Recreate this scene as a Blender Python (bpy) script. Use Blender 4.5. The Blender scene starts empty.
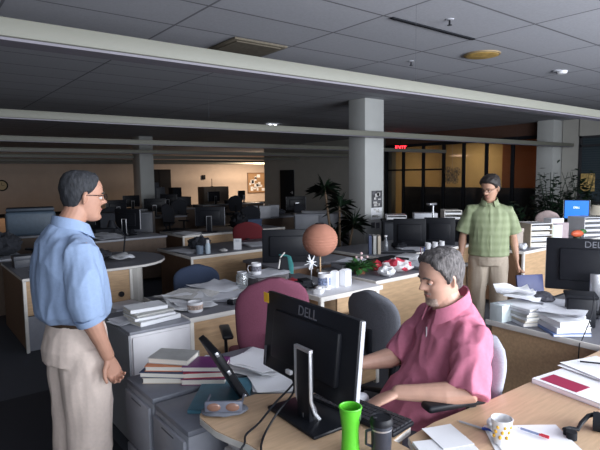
import bpy, bmesh, math, random
from mathutils import Vector, Matrix, noise
random.seed(7)
PI = math.pi
SC = bpy.context.scene
COL = SC.collection
V = Vector
def rad(a): return math.radians(a)

# ------------------------------------------------------------ materials
MATS = {}
def mat(name, col, rough=0.6, metal=0.0, noise_amt=0.0, nscale=20.0, bump=0.0, emis=None, estr=1.0, trans=0.0, alpha=1.0, stretch=None, spec=None, sheen=0.0):
    if name in MATS: return MATS[name]
    m = bpy.data.materials.new(name); m.use_nodes = True
    nt = m.node_tree; b = nt.nodes['Principled BSDF']
    b.inputs['Base Color'].default_value = (*col, 1)
    b.inputs['Roughness'].default_value = rough
    b.inputs['Metallic'].default_value = metal
    if spec is not None: b.inputs['Specular IOR Level'].default_value = spec
    if sheen: b.inputs['Sheen Weight'].default_value = sheen
    if trans: b.inputs['Transmission Weight'].default_value = trans
    if emis:
        b.inputs['Emission Color'].default_value = (*emis, 1); b.inputs['Emission Strength'].default_value = estr
    if noise_amt or bump:
        tc = nt.nodes.new('ShaderNodeTexCoord'); mp = nt.nodes.new('ShaderNodeMapping')
        if stretch: mp.inputs['Scale'].default_value = stretch
        n = nt.nodes.new('ShaderNodeTexNoise'); n.inputs['Scale'].default_value = nscale; n.inputs['Detail'].default_value = 5
        nt.links.new(tc.outputs['Object'], mp.inputs['Vector']); nt.links.new(mp.outputs['Vector'], n.inputs['Vector'])
        if noise_amt:
            r = nt.nodes.new('ShaderNodeValToRGB')
            lo = tuple(max(0, c*(1-noise_amt)) for c in col); hi = tuple(min(1, c*(1+noise_amt)) for c in col)
            r.color_ramp.elements[0].position = 0.3; r.color_ramp.elements[1].position = 0.7
            r.color_ramp.elements[0].color = (*lo, 1); r.color_ramp.elements[1].color = (*hi, 1)
            nt.links.new(n.outputs['Fac'], r.inputs['Fac']); nt.links.new(r.outputs['Color'], b.inputs['Base Color'])
        if bump:
            bp = nt.nodes.new('ShaderNodeBump'); bp.inputs['Strength'].default_value = bump; bp.inputs['Distance'].default_value = 0.01
            nt.links.new(n.outputs['Fac'], bp.inputs['Height']); nt.links.new(bp.outputs['Normal'], b.inputs['Normal'])
    MATS[name] = m
    return m

wood = mat('light_maple', (.52, .345, .20), .42, noise_amt=.13, nscale=9, stretch=(1, 7, 7))
wood_top = mat('maple_top', (.56, .39, .25), .36, noise_amt=.10, nscale=8, stretch=(1, 9, 1))
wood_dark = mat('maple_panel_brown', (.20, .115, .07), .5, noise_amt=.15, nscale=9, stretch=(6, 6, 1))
trim_w = mat('pale_edge_trim', (.72, .69, .65), .5, noise_amt=.03)
grey_top = mat('grey_laminate', (.19, .19, .215), .45, noise_amt=.06, nscale=60)
cab_white = mat('cabinet_white', (.70, .69, .72), .45, noise_amt=.02)
cab_grey = mat('cabinet_grey', (.27, .28, .32), .4, noise_amt=.05)
cab_dark = mat('cabinet_charcoal', (.06, .065, .08), .45, noise_amt=.08)
black = mat('black_plastic', (.010, .011, .015), .45, noise_amt=.05, spec=.25)
black_m = mat('black_matte', (.012, .013, .017), .8, spec=.2, noise_amt=.1, nscale=80)
dark_scr = mat('dark_screen', (.008, .009, .012), .34, spec=.22, noise_amt=.02)
silver = mat('brushed_silver', (.55, .56, .60), .33, metal=.8, noise_amt=.05, nscale=50)
silver_p = mat('silver_plastic', (.42, .43, .47), .4, noise_amt=.03)
chrome = mat('chrome', (.8, .8, .82), .15, metal=1, noise_amt=.01)
paper = mat('white_paper', (.80, .81, .84), .8, noise_amt=.03, nscale=8)
paper_g = mat('grey_paper', (.66, .67, .72), .8, noise_amt=.06, nscale=12)
newsprint = mat('newsprint', (.58, .57, .56), .85, noise_amt=.18, nscale=45)
cloth_navy = mat('navy_fabric', (.045, .065, .12), .9, noise_amt=.15, nscale=150, bump=.2)
cloth_grey = mat('grey_fabric', (.12, .125, .145), .9, noise_amt=.15, nscale=150, bump=.2)
cloth_lgrey = mat('light_grey_fabric', (.36, .37, .43), .9, noise_amt=.1, nscale=150, bump=.2)
cloth_maroon = mat('maroon_fabric', (.165, .045, .08), .9, noise_amt=.12, nscale=150, bump=.2)
cloth_red = mat('red_fabric', (.13, .012, .018), .9, noise_amt=.12, nscale=150)
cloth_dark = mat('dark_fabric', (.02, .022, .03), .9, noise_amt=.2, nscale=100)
cloth_beige = mat('beige_fabric', (.46, .36, .35), .9, noise_amt=.1, nscale=30)
green_plas = mat('lime_plastic', (.10, .52, .03), .35, noise_amt=.06, nscale=30)
travel = mat('travel_mug_charcoal', (.03, .035, .05), .35, noise_amt=.06)
yellow = mat('yellow_note', (.85, .48, .02), .7, noise_amt=.04)
ceramic = mat('white_ceramic', (.75, .75, .78), .25, noise_amt=.02)
teal_m = mat('teal_fabric', (.10, .42, .42), .7, noise_amt=.1)
red_m = mat('red_plastic', (.50, .03, .05), .45, noise_amt=.1)
orange_m = mat('orange_red', (.62, .12, .05), .5, noise_amt=.15)
blue_m = mat('blue_plastic', (.05, .12, .55), .4, noise_amt=.05)
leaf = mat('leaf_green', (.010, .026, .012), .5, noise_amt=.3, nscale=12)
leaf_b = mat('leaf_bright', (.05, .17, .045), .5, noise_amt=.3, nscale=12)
terracotta = mat('terracotta', (.30, .13, .07), .8, noise_amt=.15)
bark = mat('stem_brown', (.12, .08, .05), .9, noise_amt=.2)

def glass_mat():
    m = bpy.data.materials.new('clear_glass'); m.use_nodes = True; nt = m.node_tree
    for n in list(nt.nodes): nt.nodes.remove(n)
    o = nt.nodes.new('ShaderNodeOutputMaterial'); mx = nt.nodes.new('ShaderNodeMixShader')
    t = nt.nodes.new('ShaderNodeBsdfTransparent'); g = nt.nodes.new('ShaderNodeBsdfGlossy')
    t.inputs[0].default_value = (.93, .95, .96, 1); g.inputs['Roughness'].default_value = .04
    fr = nt.nodes.new('ShaderNodeFresnel'); fr.inputs[0].default_value = 1.3
    nt.links.new(fr.outputs[0], mx.inputs[0]); nt.links.new(t.outputs[0], mx.inputs[1]); nt.links.new(g.outputs[0], mx.inputs[2])
    nt.links.new(mx.outputs[0], o.inputs[0])
    return m
glass = glass_mat()

def stripes_mat(name, base, alt, axis, scale, rough=.8, duty=.5):
    """page edges / blinds: thin bands along one object axis"""
    m = bpy.data.materials.new(name); m.use_nodes = True; nt = m.node_tree; b = nt.nodes['Principled BSDF']
    b.inputs['Roughness'].default_value = rough
    tc = nt.nodes.new('ShaderNodeTexCoord'); sp = nt.nodes.new('ShaderNodeSeparateXYZ'); nt.links.new(tc.outputs['Object'], sp.inputs[0])
    mu = nt.nodes.new('ShaderNodeMath'); mu.operation = 'MULTIPLY'; mu.inputs[1].default_value = scale
    fr = nt.nodes.new('ShaderNodeMath'); fr.operation = 'FRACT'; lt = nt.nodes.new('ShaderNodeMath'); lt.operation = 'LESS_THAN'; lt.inputs[1].default_value = duty
    nt.links.new(sp.outputs[axis], mu.inputs[0]); nt.links.new(mu.outputs[0], fr.inputs[0]); nt.links.new(fr.outputs[0], lt.inputs[0])
    mx = nt.nodes.new('ShaderNodeMix'); mx.data_type = 'RGBA'; mx.inputs[6].default_value = (*base, 1); mx.inputs[7].default_value = (*alt, 1)
    nt.links.new(lt.outputs[0], mx.inputs[0]); nt.links.new(mx.outputs[2], b.inputs['Base Color'])
    return m
pages = stripes_mat('book_pages', (.86, .83, .76), (.72, .69, .62), 2, 260)

def ceiling_mat():
    m = bpy.data.materials.new('ceiling_tiles'); m.use_nodes = True; nt = m.node_tree; b = nt.nodes['Principled BSDF']
    tc = nt.nodes.new('ShaderNodeTexCoord'); mp = nt.nodes.new('ShaderNodeMapping'); mp.inputs['Location'].default_value = (-.71, -.53, 0)
    br = nt.nodes.new('ShaderNodeTexBrick'); br.offset = 0; br.squash = 1
    br.inputs['Scale'].default_value = 1; br.inputs['Brick Width'].default_value = 1.245; br.inputs['Row Height'].default_value = .607
    br.inputs['Mortar Size'].default_value = .011; br.inputs['Mortar Smooth'].default_value = .1; br.inputs['Bias'].default_value = 0
    br.inputs['Color1'].default_value = (.45, .455, .50, 1); br.inputs['Color2'].default_value = (.41, .415, .455, 1); br.inputs['Mortar'].default_value = (.17, .17, .19, 1)
    n = nt.nodes.new('ShaderNodeTexNoise'); n.inputs['Scale'].default_value = 45; n.inputs['Detail'].default_value = 6
    mx = nt.nodes.new('ShaderNodeMix'); mx.data_type = 'RGBA'; mx.blend_type = 'MULTIPLY'; mx.inputs[0].default_value = .25
    nt.links.new(tc.outputs['Object'], mp.inputs[0]); nt.links.new(mp.outputs[0], br.inputs['Vector']); nt.links.new(tc.outputs['Object'], n.inputs['Vector'])
    nt.links.new(br.outputs['Color'], mx.inputs[6]); nt.links.new(n.outputs['Fac'], mx.inputs[7]); nt.links.new(mx.outputs[2], b.inputs['Base Color'])
    bp = nt.nodes.new('ShaderNodeBump'); bp.inputs['Strength'].default_value = .3; bp.invert = True
    nt.links.new(br.outputs['Fac'], bp.inputs['Height']); nt.links.new(bp.outputs[0], b.inputs['Normal'])
    b.inputs['Roughness'].default_value = .9
    return m
def carpet_mat():
    m = mat('carpet', (.05, .055, .07), .95, noise_amt=.3, nscale=140, bump=.4)
    return m

# ------------------------------------------------------------ geometry
class G:
    def __init__(s): s.bm = bmesh.new()
    def _x(s, vs, M):
        if M is not None: bmesh.ops.transform(s.bm, matrix=M, verts=vs)
        return vs
    def box(s, c, d, rz=0, bev=0, M=None, seg=2):
        r = bmesh.ops.create_cube(s.bm, size=1); vs = r['verts']
        bmesh.ops.scale(s.bm, vec=d, verts=vs)
        if bev:
            es = list({e for v in vs for e in v.link_edges})
            q = bmesh.ops.bevel(s.bm, geom=es, offset=min(bev, min(d)*.49), segments=seg, affect='EDGES', profile=.5)
            vs = list({v for f in q['faces'] for v in f.verts})
        T = Matrix.Translation(V(c)) @ Matrix.Rotation(rz, 4, 'Z')
        bmesh.ops.transform(s.bm, matrix=(M @ T) if M is not None else T, verts=vs); return s
    def cyl(s, c, r, h, r2=None, seg=20, M=None, axis='Z', bev=0):
        q = bmesh.ops.create_cone(s.bm, cap_ends=True, segments=seg, radius1=r, radius2=r if r2 is None else r2, depth=h); vs = q['verts']
        R = {'Z': Matrix(), 'X': Matrix.Rotation(PI/2, 4, 'Y'), 'Y': Matrix.Rotation(PI/2, 4, 'X')}[axis].to_4x4()
        T = Matrix.Translation(V(c)) @ R
        bmesh.ops.transform(s.bm, matrix=(M @ T) if M is not None else T, verts=vs); return s
    def sph(s, c, r, seg=16, M=None):
        q = bmesh.ops.create_uvsphere(s.bm, u_segments=seg, v_segments=max(6, seg//2+2), radius=1); vs = q['verts']
        if not hasattr(r, '__len__'): r = (r, r, r)
        T = Matrix.Translation(V(c)) @ Matrix.Diagonal((*r, 1))
        bmesh.ops.transform(s.bm, matrix=(M @ T) if M is not None else T, verts=vs); return s
    def rings(s, rs, capa=True, capb=True, M=None):
        L = [[s.bm.verts.new(M @ V(p) if M is not None else V(p)) for p in r] for r in rs]
        n = len(L[0])
        for a, b in zip(L, L[1:]):
            for i in range(n):
                j = (i+1) % n
                s.bm.faces.new((a[i], a[j], b[j], b[i]))
        if capa: s.bm.faces.new(list(reversed(L[0])))
        if capb: s.bm.faces.new(L[-1])
        return s
    def lathe(s, prof, c=(0,0,0), seg=24, M=None, capa=True, capb=True):
        return s.rings([[(c[0]+r*math.cos(2*PI*i/seg), c[1]+r*math.sin(2*PI*i/seg), c[2]+z) for i in range(seg)] for r, z in prof], capa, capb, M)
    def prism(s, poly, z0, z1, M=None):
        a = sum(poly[i][0]*poly[(i+1)%len(poly)][1]-poly[(i+1)%len(poly)][0]*poly[i][1] for i in range(len(poly)))
        if a < 0: poly = poly[::-1]
        return s.rings([[(x, y, z0) for x, y in poly], [(x, y, z1) for x, y in poly]], True, True, M)
    def tube(s, pts, r, seg=10, M=None, rnd=False, up=(0,0,1), closed=False):
        """r: number, list of numbers or of (side, up) pairs"""
        pts = [V(p) for p in pts]; n = len(pts)
        if not hasattr(r, '__len__'): r = [r]*n
        r = [(q, q) if not hasattr(q, '__len__') else q for q in r]
        if rnd:
            t0 = (pts[0]-pts[1]).normalized(); t1 = (pts[-1]-pts[-2]).normalized()
            A = []; AR = []
            for k in (.97, .75, .4):
                A.append(pts[0]+t0*max(r[0])*k); AR.append(tuple(q*math.sqrt(1-k*k) for q in r[0]))
            B = []; BR = []
            for k in (.4, .75, .97):
                B.append(pts[-1]+t1*max(r[-1])*k); BR.append(tuple(q*math.sqrt(1-k*k) for q in r[-1]))
            pts = A+pts+B; r = AR+r+BR; n = len(pts)
        out = []; ref = V(up)
        for i in range(n):
            t = (pts[min(i+1, n-1)]-pts[max(i-1, 0)]).normalized()
            x = t.cross(ref)
            if x.length < .05: x = t.cross(V((1, 0, 0)) if abs(t.x) < .9 else V((0, 1, 0)))
            x.normalize(); y = x.cross(t).normalized(); ref = y
            out.append([tuple(pts[i]+x*r[i][0]*math.cos(2*PI*k/seg)+y*r[i][1]*math.sin(2*PI*k/seg)) for k in range(seg)])
        out = [list(reversed(q)) for q in out]
        return s.rings(out, True, True, M)
    def sheet(s, c, w, d, rz=0, z=None, curl=.0, n=6, th=.0012, seed=0):
        """a sheet of paper with thickness and a gentle curl"""
        R = Matrix.Rotation(rz, 4, 'Z'); top = []; bot = []
        for i in range(n+1):
            a = []; b = []
            for j in range(n+1):
                x = (i/n-.5)*w; y = (j/n-.5)*d
                h = curl*(noise.noise(V((x*9+seed, y*9, seed*3.1)))*.5+.5) + curl*1.5*max(0, abs(x)/w*2-.6)**2
                p = R @ V((x, y, 0)); q = V((c[0]+p.x, c[1]+p.y, c[2]+h))
                a.append(s.bm.verts.new(q+V((0, 0, th)))); b.append(s.bm.verts.new(q))
            top.append(a); bot.append(b)
        f = s.bm.faces.new
        for i in range(n):
            for j in range(n):
                f((top[i][j], top[i+1][j], top[i+1][j+1], top[i][j+1])); f((bot[i][j], bot[i][j+1], bot[i+1][j+1], bot[i+1][j]))
            f((top[i+1][0], top[i][0], bot[i][0], bot[i+1][0])); f((top[i][n], top[i+1][n], bot[i+1][n], bot[i][n]))
            f((top[0][i], top[0][i+1], bot[0][i+1], bot[0][i])); f((top[n][i+1], top[n][i], bot[n][i], bot[n][i+1]))
        return s

def mesh_of(g, name, m, ang=35):
    me = bpy.data.meshes.new(name)
    bmesh.ops.recalc_face_normals(g.bm, faces=g.bm.faces[:]); g.bm.to_mesh(me); g.bm.free()
    me.polygons.foreach_set('use_smooth', [True]*len(me.polygons)); me.set_sharp_from_angle(angle=rad(ang))
    if m: me.materials.append(m)
    return me
def part(name, g, m, parent, loc=None, rot=None, label=None, ang=35):
    o = bpy.data.objects.new(name, g if isinstance(g, bpy.types.Mesh) else mesh_of(g, name, m, ang)); COL.objects.link(o)
    if parent is not None: o.parent = parent
    if loc: o.location = loc
    if rot: o.rotation_euler = rot
    if label: o['label'] = label
    return o
def tag(o, label, cat, group=None):
    o['label'] = label; o['category'] = cat
    if group: o['group'] = group
    return o
def thing(name, label, cat, loc=(0,0,0), rz=0, group=None):
    o = bpy.data.objects.new(name, None); o.empty_display_size = .1; COL.objects.link(o)
    o.location = loc; o.rotation_euler = (0, 0, rz); return tag(o, label, cat, group)
def single(name, g, m, label, cat, loc=(0,0,0), rz=0, group=None, ang=35, rot=None):
    o = part(name, g, m, None, loc, rot or (0, 0, rz), ang=ang); return tag(o, label, cat, group)
def struct(name, g, m, parent=None):
    o = part(name, g, m, parent)
    if parent is None: o['kind'] = 'structure'
    return o
def dup(o, loc=None, rz=None, label=None, group=None, parent=None):
    c = o.copy(); COL.objects.link(c)
    if parent is not None: c.parent = parent
    for ch in list(o.children): dup(ch, parent=c)
    if loc is not None: c.location = loc
    if rz is not None: c.rotation_euler = (0, 0, rz)
    if label: c['label'] = label
    if group: c['group'] = group
    return c
def text_mesh(txt, size, depth=.001, name='letters'):
    cu = bpy.data.curves.new(name, 'FONT'); cu.body = txt; cu.size = size; cu.extrude = depth; cu.align_x = 'CENTER'; cu.align_y = 'CENTER'
    o = bpy.data.objects.new('tmp', cu); COL.objects.link(o)
    dg = bpy.context.evaluated_depsgraph_get(); me = bpy.data.meshes.new_from_object(o.evaluated_get(dg))
    bpy.data.objects.remove(o); bpy.data.curves.remove(cu); me.name = name; return me

# ------------------------------------------------------------ the room
X0, X1, Y0, Y1, H = -5.0, 13.2, -1.9, 26.0, 2.95
wall_beige = mat('beige_wall', (.52, .44, .38), .85, noise_amt=.04, nscale=3)
wall_grey = mat('grey_wall', (.40, .39, .36), .85, noise_amt=.04, nscale=3)
struct('floor', G().box(((X0+20)/2, 12, -.05), (25.2, 28.4, .1)), carpet_mat())
struct('ceiling', G().box(((X0+20)/2, 12, H+.05), (25.2, 28.4, .1)), ceiling_mat())
struct('wall_back', G().box((7.5, Y1+.1, H/2), (25.2, .2, H)), wall_beige)
struct('wall_left', G().box((X0-.1, 12, H/2), (.2, 28, H)), wall_grey)
struct('wall_far_right', G().box((20.05, 12, H/2), (.2, 28, H)), mat('tan_wall', (.55, .33, .17), .85, noise_amt=.05, nscale=3))
# window wall behind the camera
wins = [(-3.6, -1.3), (-.9, 1.4), (1.8, 4.1), (4.5, 6.8), (7.2, 9.5)]
g = G().box(((X0+20)/2, Y0-.1, .4), (25.2, .2, .8)).box(((X0+20)/2, Y0-.1, 2.75), (25.2, .2, .4))
xs = [X0-.2] + [q for w in wins for q in w] + [20]
for i in range(0, len(xs), 2): g.box(((xs[i]+xs[i+1])/2, Y0-.1, 1.675), (xs[i+1]-xs[i], .2, 1.75))
struct('wall_front', g, wall_grey)
frame_m = mat('window_frame_dark', (.03, .03, .035), .5, noise_amt=.05)
for k, (a, b) in enumerate(wins):
    g = G()
    for x in (a+.03, (a+b)/2, b-.03): g.box((x, Y0-.1, 1.675), (.05, .08, 1.75))
    for z in (.83, 2.52): g.box(((a+b)/2, Y0-.1, z), (b-a, .08, .05))
    struct('window_%d' % (k+1), g, frame_m)
# right side: wall with windows, glass partition, dark wall with door
g = G().box((13.3, 5.98, H/2), (.2, .4, H)).box((13.3, 3.4, 2.74), (.2, 4.8, .42)).box((13.3, 3.4, .45), (.2, 4.8, .9)).box((13.3, -.45, H/2), (.2, 2.9, H))
struct('wall_right', g, wall_grey)
blinds = stripes_mat('dark_blinds', (.02, .035, .045), (.035, .05, .06), 2, 18, .6, .5)
g = G().box((13.28, 3.4, 1.72), (.03, 4.75, 1.62))
struct('window_6', g, blinds)
w6 = bpy.data.objects['window_6']
g = G()
for y in (1.1, 2.2, 3.3, 4.4, 5.05, 5.75): g.box((13.22, y, 1.72), (.06, .06, 1.64))
for z in (.93, 2.3, 2.51): g.box((13.22, 3.4, z), (.06, 4.75, .05))
part('window_frame', g, frame_m, w6)
struct('wall_partition', G().box((13.3, 15.6, H/2), (.2, 7.6, H)), wall_grey)
part('door_leaf', G().box((13.17, 17.65, .95), (.05, .95, 1.9), bev=.01), black_m, None)
o = bpy.data.objects['door_leaf']; o.name = 'door_1'; o['kind'] = 'structure'
part('door_handle', G().cyl((13.12, 17.3, .95), .012, .12, axis='Y', seg=8).box((13.14, 17.25, .95), (.03, .05, .12)), silver, o)
# double door in the back wall
struct('door_2', G().box((11.0, 25.97, 1.03), (1.3, .05, 2.06), bev=.01).box((11.0, 25.94, 1.03), (.02, .03, 2.0)), black_m)
part('door_handle', G().box((10.92, 25.93, 1.0), (.03, .04, .3)).box((11.08, 25.93, 1.0), (.03, .04, .3)), silver, bpy.data.objects['door_2'])
struct('baseboard_back', G().box((7.5, 25.98, .06), (25, .03, .12)), black_m)
# columns
col_m = mat('column_paint', (.48, .49, .48), .8, noise_amt=.03, nscale=4)
for k, (x, y, w, d) in enumerate([(6.27, 6.2, .46, .4), (12.78, 6.2, .5, .42), (6.12, 15.9, .45, .6), (1.0, 15.9, .45, .5)]):
    if k == 3: continue
    struct('trim_%d' % (k+1), G().box((x+w/2, y+d/2, H/2), (w, d, H), bev=.01), col_m)
# glass partition (x = 13.08)
mull = [11.99, 11.25, 10.44, 9.68, 8.98, 8.24, 7.46, 6.7]
g = G()
for y in mull: g.box((13.15, y, 1.275), (.07, .085, 2.55))
g.box((13.15, 9.3, 2.58), (.08, 5.4, .09)).box((13.15, 9.3, .05), (.08, 5.4, .1)).box((13.15, 10.8, 1.8), (.05, 2.4, .05))
struct('window_7', g, black_m); w7 = bpy.data.objects['window_7']
part('transom_panel', G().box((13.15, 9.3, 2.79), (.05, 5.4, .32)), mat('transom_brown', (.10, .05, .035), .7, noise_amt=.1), w7)
part('glass_pane', G().box((13.15, 9.3, 1.3), (.008, 5.3, 2.5)), glass, w7)
# rooms behind the glass
orange_wall = mat('orange_wall', (.45, .17, .09), .85, noise_amt=.05, nscale=3)
struct('wall_office_divider', G().box((16.6, 12.9, H/2), (6.6, .12, H)), mat('yellow_wall', (.62, .45, .24), .85, noise_amt=.05, nscale=3))
struct('wall_office_back', G().box((17.2, 11.2, H/2), (.12, 3.3, H)), mat('yellow_wall', (.6, .4, .14)))
struct('wall_office_side', G().box((16.2, 7.4, H/2), (.12, 4.2, H)).box((16.7, 9.5, H/2), (1.0, .12, H)), orange_wall)
struct('wall_office_low', G().box((13.9, 9.3, .62), (.1, 5.2, 1.24)), cab_dark)
struct('wall_corner', G().box((16.6, 5.9, H/2), (6.6, .12, H)), wall_grey)

# hung light fixtures in long rows
fix_m = mat('fixture_cream', (.18, .18, .15), .55, noise_amt=.02, nscale=5)
fix_l = mat('fixture_lens_mauve', (.16, .15, .18), .5, noise_amt=.05)
rows = [(2.55, 12.9, 'nearest to the camera and largest'), (5.85, 13.1, 'second from the camera, ending at the right wall'), (9.4, 12.9, 'third from the camera, passing behind the middle column'),
        (12.9, 12.9, 'fourth from the camera'), (16.4, 12.9, 'fifth from the camera'), (20.1, 18.5, 'sixth from the camera'), (23.4, 18.5, 'last before the beige back wall')]
for y, xe, t in rows:
    r = thing('linear_light_fixture', 'long cream hung strip light, unlit, ' + t, 'light fixture', (-4.8, y, 2.28), 0, 'rows of hung strip lights')
    L = xe+4.8
    part('housing', G().box((L/2, .075, .045), (L, .15, .08), bev=.006), fix_m, r)
    part('lens', G().box((L/2, .085, -.001), (L-.02, .13, .012)), fix_l, r)
    k = 0.6
    while k < L: part('suspension_cable', G().tube([(k, .075, .084), (k, .075, H-2.28)], .0009, seg=5), cab_dark, r); k += 3.7

# ceiling fittings
single('ceiling_vent', G().box((0, 0, 0), (.6, .6, .02), bev=.004).box((0, 0, -.012), (.5, .5, .01)), mat('vent_brown', (.13, .11, .08), .8, noise_amt=.2, nscale=30), 'square brown ceiling vent just above the nearest strip light', 'vent', (2.85, 4.48, H-.012))
t = thing('recessed_ceiling_disc', 'round amber stained ceiling fitting in the bright upper right ceiling', 'ceiling fitting', (5.07, 3.26, H-.02))
part('disc', G().lathe([(.17, .018), (.17, .0), (.13, -.008), (.02, -.012)]), mat('amber_disc', (.42, .27, .08), .6, noise_amt=.35, nscale=14), t)
part('rim', G().lathe([(.19, .019), (.19, .006), (.168, .004), (.168, .019)]), mat('rim_tan', (.3, .22, .12), .5), t)
def sprink(x, y, lab, big=False):
    t = thing('smoke_detector' if big else 'sprinkler_head', lab, 'detector' if big else 'sprinkler', (x, y, H))
    if big:
        part('housing', G().lathe([(.065, 0), (.065, -.02), (.05, -.038), (.01, -.042)]), ceramic, t)
        part('mounting_plate', G().cyl((-.09, .02, -.006), .05, .012), silver_p, t)
    else:
        part('plate', G().lathe([(.035, 0), (.03, -.006), (.012, -.008)]), silver_p, t)
        part('nozzle', G().cyl((0, 0, -.025), .008, .04, seg=8).cyl((0, 0, -.048), .02, .003, seg=12), black, t)
sprink(3.72, 2.70, 'tiny sprinkler head in the ceiling near the top edge, right of the slot diffuser')
sprink(4.71, 3.93, 'dark sprinkler head just above the nearest strip light')
sprink(6.75, 3.20, 'small white smoke detector on the ceiling at the right', True)
single('slot_diffuser', G().box((0, 0, 0), (1.15, .035, .012)), black_m, 'black slot diffuser line between ceiling tiles', 'vent', (3.86, 2.945, H-.006))
t = thing('emergency_light', 'small bright white emergency lamp on the dark ceiling', 'lamp', (7.48, 10.66, H-.03))
part('housing', G().box((0, 0, 0), (.34, .1, .06), bev=.01), ceramic, t)
part('bulb', G().sph((-.07, -.06, -.02), .035).sph((.09, -.06, -.02), .035), mat('lamp_glow', (1, 1, 1), .5, emis=(.9, .95, 1), estr=5), t)
t = thing('exit_sign', 'glowing red exit sign high by the glass partition', 'sign', (12.35, 10.69, 2.47), rad(52-90))
part('housing', G().box((0, 0, 0), (.38, .05, .2), bev=.008), black_m, t)
me = text_mesh('EXIT', .17, .004); me.materials.append(mat('exit_red', (.8, .02, .02), .5, emis=(1, .02, .03), estr=7))
part('letters', me, None, t, (0, -.03, 0), (PI/2, 0, 0))
part('hanger', G().tube([(0, 0, .1), (0, 0, .48)], .008, seg=6), black_m, t)

# things on walls
t = thing('wall_clock', 'round clock with a dark rim on the beige back wall', 'clock', (3.74, 25.99, 1.36+.02), 0)
part('rim', G().tube([(.22*math.cos(a*PI/12), -.03, .22*math.sin(a*PI/12)) for a in range(25)], .03, seg=6), black_m, t)
part('dial', G().cyl((0, -.015, 0), .21, .02, axis='Y'), mat('dial_cream', (.6, .5, .3), .7, noise_amt=.05), t)
part('hand', G().box((.0, -.03, .06), (.015, .006, .12)).box((.05, -.03, 0), (.1, .006, .015)), black_m, t)
t = thing('bulletin_board', 'framed board of pinned papers on the lit beige wall', 'board', (17.1, 25.97, 1.25))
part('board', G().box((0, 0, 0), (1.25, .03, 1.15)), mat('cork', (.35, .22, .12), .9, noise_amt=.1), t)
g = G()
for i in range(14): g.box((random.uniform(-.5, .5), -.022, random.uniform(-.45, .45)), (random.uniform(.12, .3), .004, random.uniform(.12, .28)))
part('pinned_papers', g, paper, t)
g = G()
for sx in (-1, 1): g.box((sx*.62, -.02, 0), (.04, .03, 1.2))
for sz in (-1, 1): g.box((0, -.02, sz*.58), (1.28, .03, .04))
part('frame', g, wood_dark, t)
single('wall_speaker', G().box((0, 0, 0), (.2, .08, .25), bev=.02).cyl((0, -.045, 0), .07, .02, axis='Y'), black_m, 'small dark round speaker alone on the lit beige wall', 'speaker', (13.58, 25.94, 1.62))
# papers on the middle column
def pinned(name, lab, x, z, w, h, m, detail=None):
    t = thing(name, lab, 'paper', (x, 6.197, z))
    part('sheet', G().box((0, 0, 0), (w, .004, h)), m, t)
    if detail:
        g = G(); rnd = random.Random(detail)
        for i in range(9):
            g.box((rnd.uniform(-.35, .35)*w, -.004, rnd.uniform(-.38, .38)*h), (rnd.uniform(.1, .35)*w, .002, rnd.uniform(.05, .2)*h))
        part('print', g, newsprint, t)
pinned('pinned_photo', 'black and white photo taped to the middle column', 6.555, 1.25, .26, .29, mat('photo_dark', (.10, .10, .11), .5, noise_amt=.6, nscale=12), 3)
pinned('pinned_notice', 'white printed sheet taped under the photo on the column', 6.545, 1.0, .27, .2, paper, 5)
pinned('pinned_card', 'small dark card on the column, left one of the lowest pair', 6.46, .80, .09, .1, mat('photo_dark', (.1, .1, .1)))
pinned('pinned_card', 'small dark card on the column, right one of the lowest pair', 6.58, .79, .09, .1, mat('photo_dark', (.1, .1, .1)))
# metal snowflake ornament on the glass
t = thing('hanging_ornament', 'starburst metal ornament hanging against the lit glass partition', 'ornament', (13.02, 9.28, 1.62), 0)
g = G()
for cx, cz, R_ in ((0, 0, .22), (.14, .12, .15), (-.16, .1, .14), (.13, -.14, .13), (-.1, -.14, .13)):
    for a in range(8):
        an = a*PI/4+cx*9
        p = V((0, cx+R_*math.cos(an), cz+R_*math.sin(an)))
        g.tube([(0, cx, cz), tuple(p)], [.012, .006], seg=5)
        for q in (-.5, .5):
            g.tube([(0, cx+R_*.6*math.cos(an), cz+R_*.6*math.sin(an)), (0, cx+R_*.9*math.cos(an+q*.6), cz+R_*.9*math.sin(an+q*.6))], .006, seg=5)
part('starburst', g, mat('dark_pewter', (.16, .15, .13), .5, metal=.5, noise_amt=.1), t)
part('hanging_wire', G().tube([(0, 0, .1), (0, 0, .9)], .003, seg=5), silver_p, t)
# ------------------------------------------------------------ furniture builders
def panel_desk(name, lab, x0, y0, x1, y1, z=.73, front=None, left=None, trims=True, topm=None, grp=None, back=None, cat='desk'):
    """desk with a top, panels on its -y (front) and -x (left) sides, pale edge trims"""
    t = thing(name, lab, cat, (x0, y0, 0), 0, grp); w = x1-x0; d = y1-y0
    part('desktop', G().box((w/2, d/2, z-.015), (w, d, .03), bev=.004), topm or grey_top, t)
    if front: part('front_panel', G().box((w/2, .035, (z-.03+.06)/2), (w-.06, .025, z-.09)), front, t)
    if left: part('side_panel', G().box((.035, d/2, (z-.03+.06)/2), (.025, d-.06, z-.09)), left, t)
    part('end_panel', G().box((w-.03, d/2, (z-.03)/2), (.025, d-.04, z-.03)), left or front, t)
    if trims:
        part('edge_trim', G().box((w/2, -.002, z-.013), (w+.01, .012, .034), bev=.003).box((-.002, d/2, z-.013), (.012, d, .034), bev=.003), trim_w, t)
        part('corner_post', G().box((.014, .014, (z-.03)/2), (.03, .03, z-.03), bev=.004), trim_w, t)
        part('corner_post', G().box((w-.014, .014, (z-.03)/2), (.03, .03, z-.03), bev=.004), trim_w, t)
    return t
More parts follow.
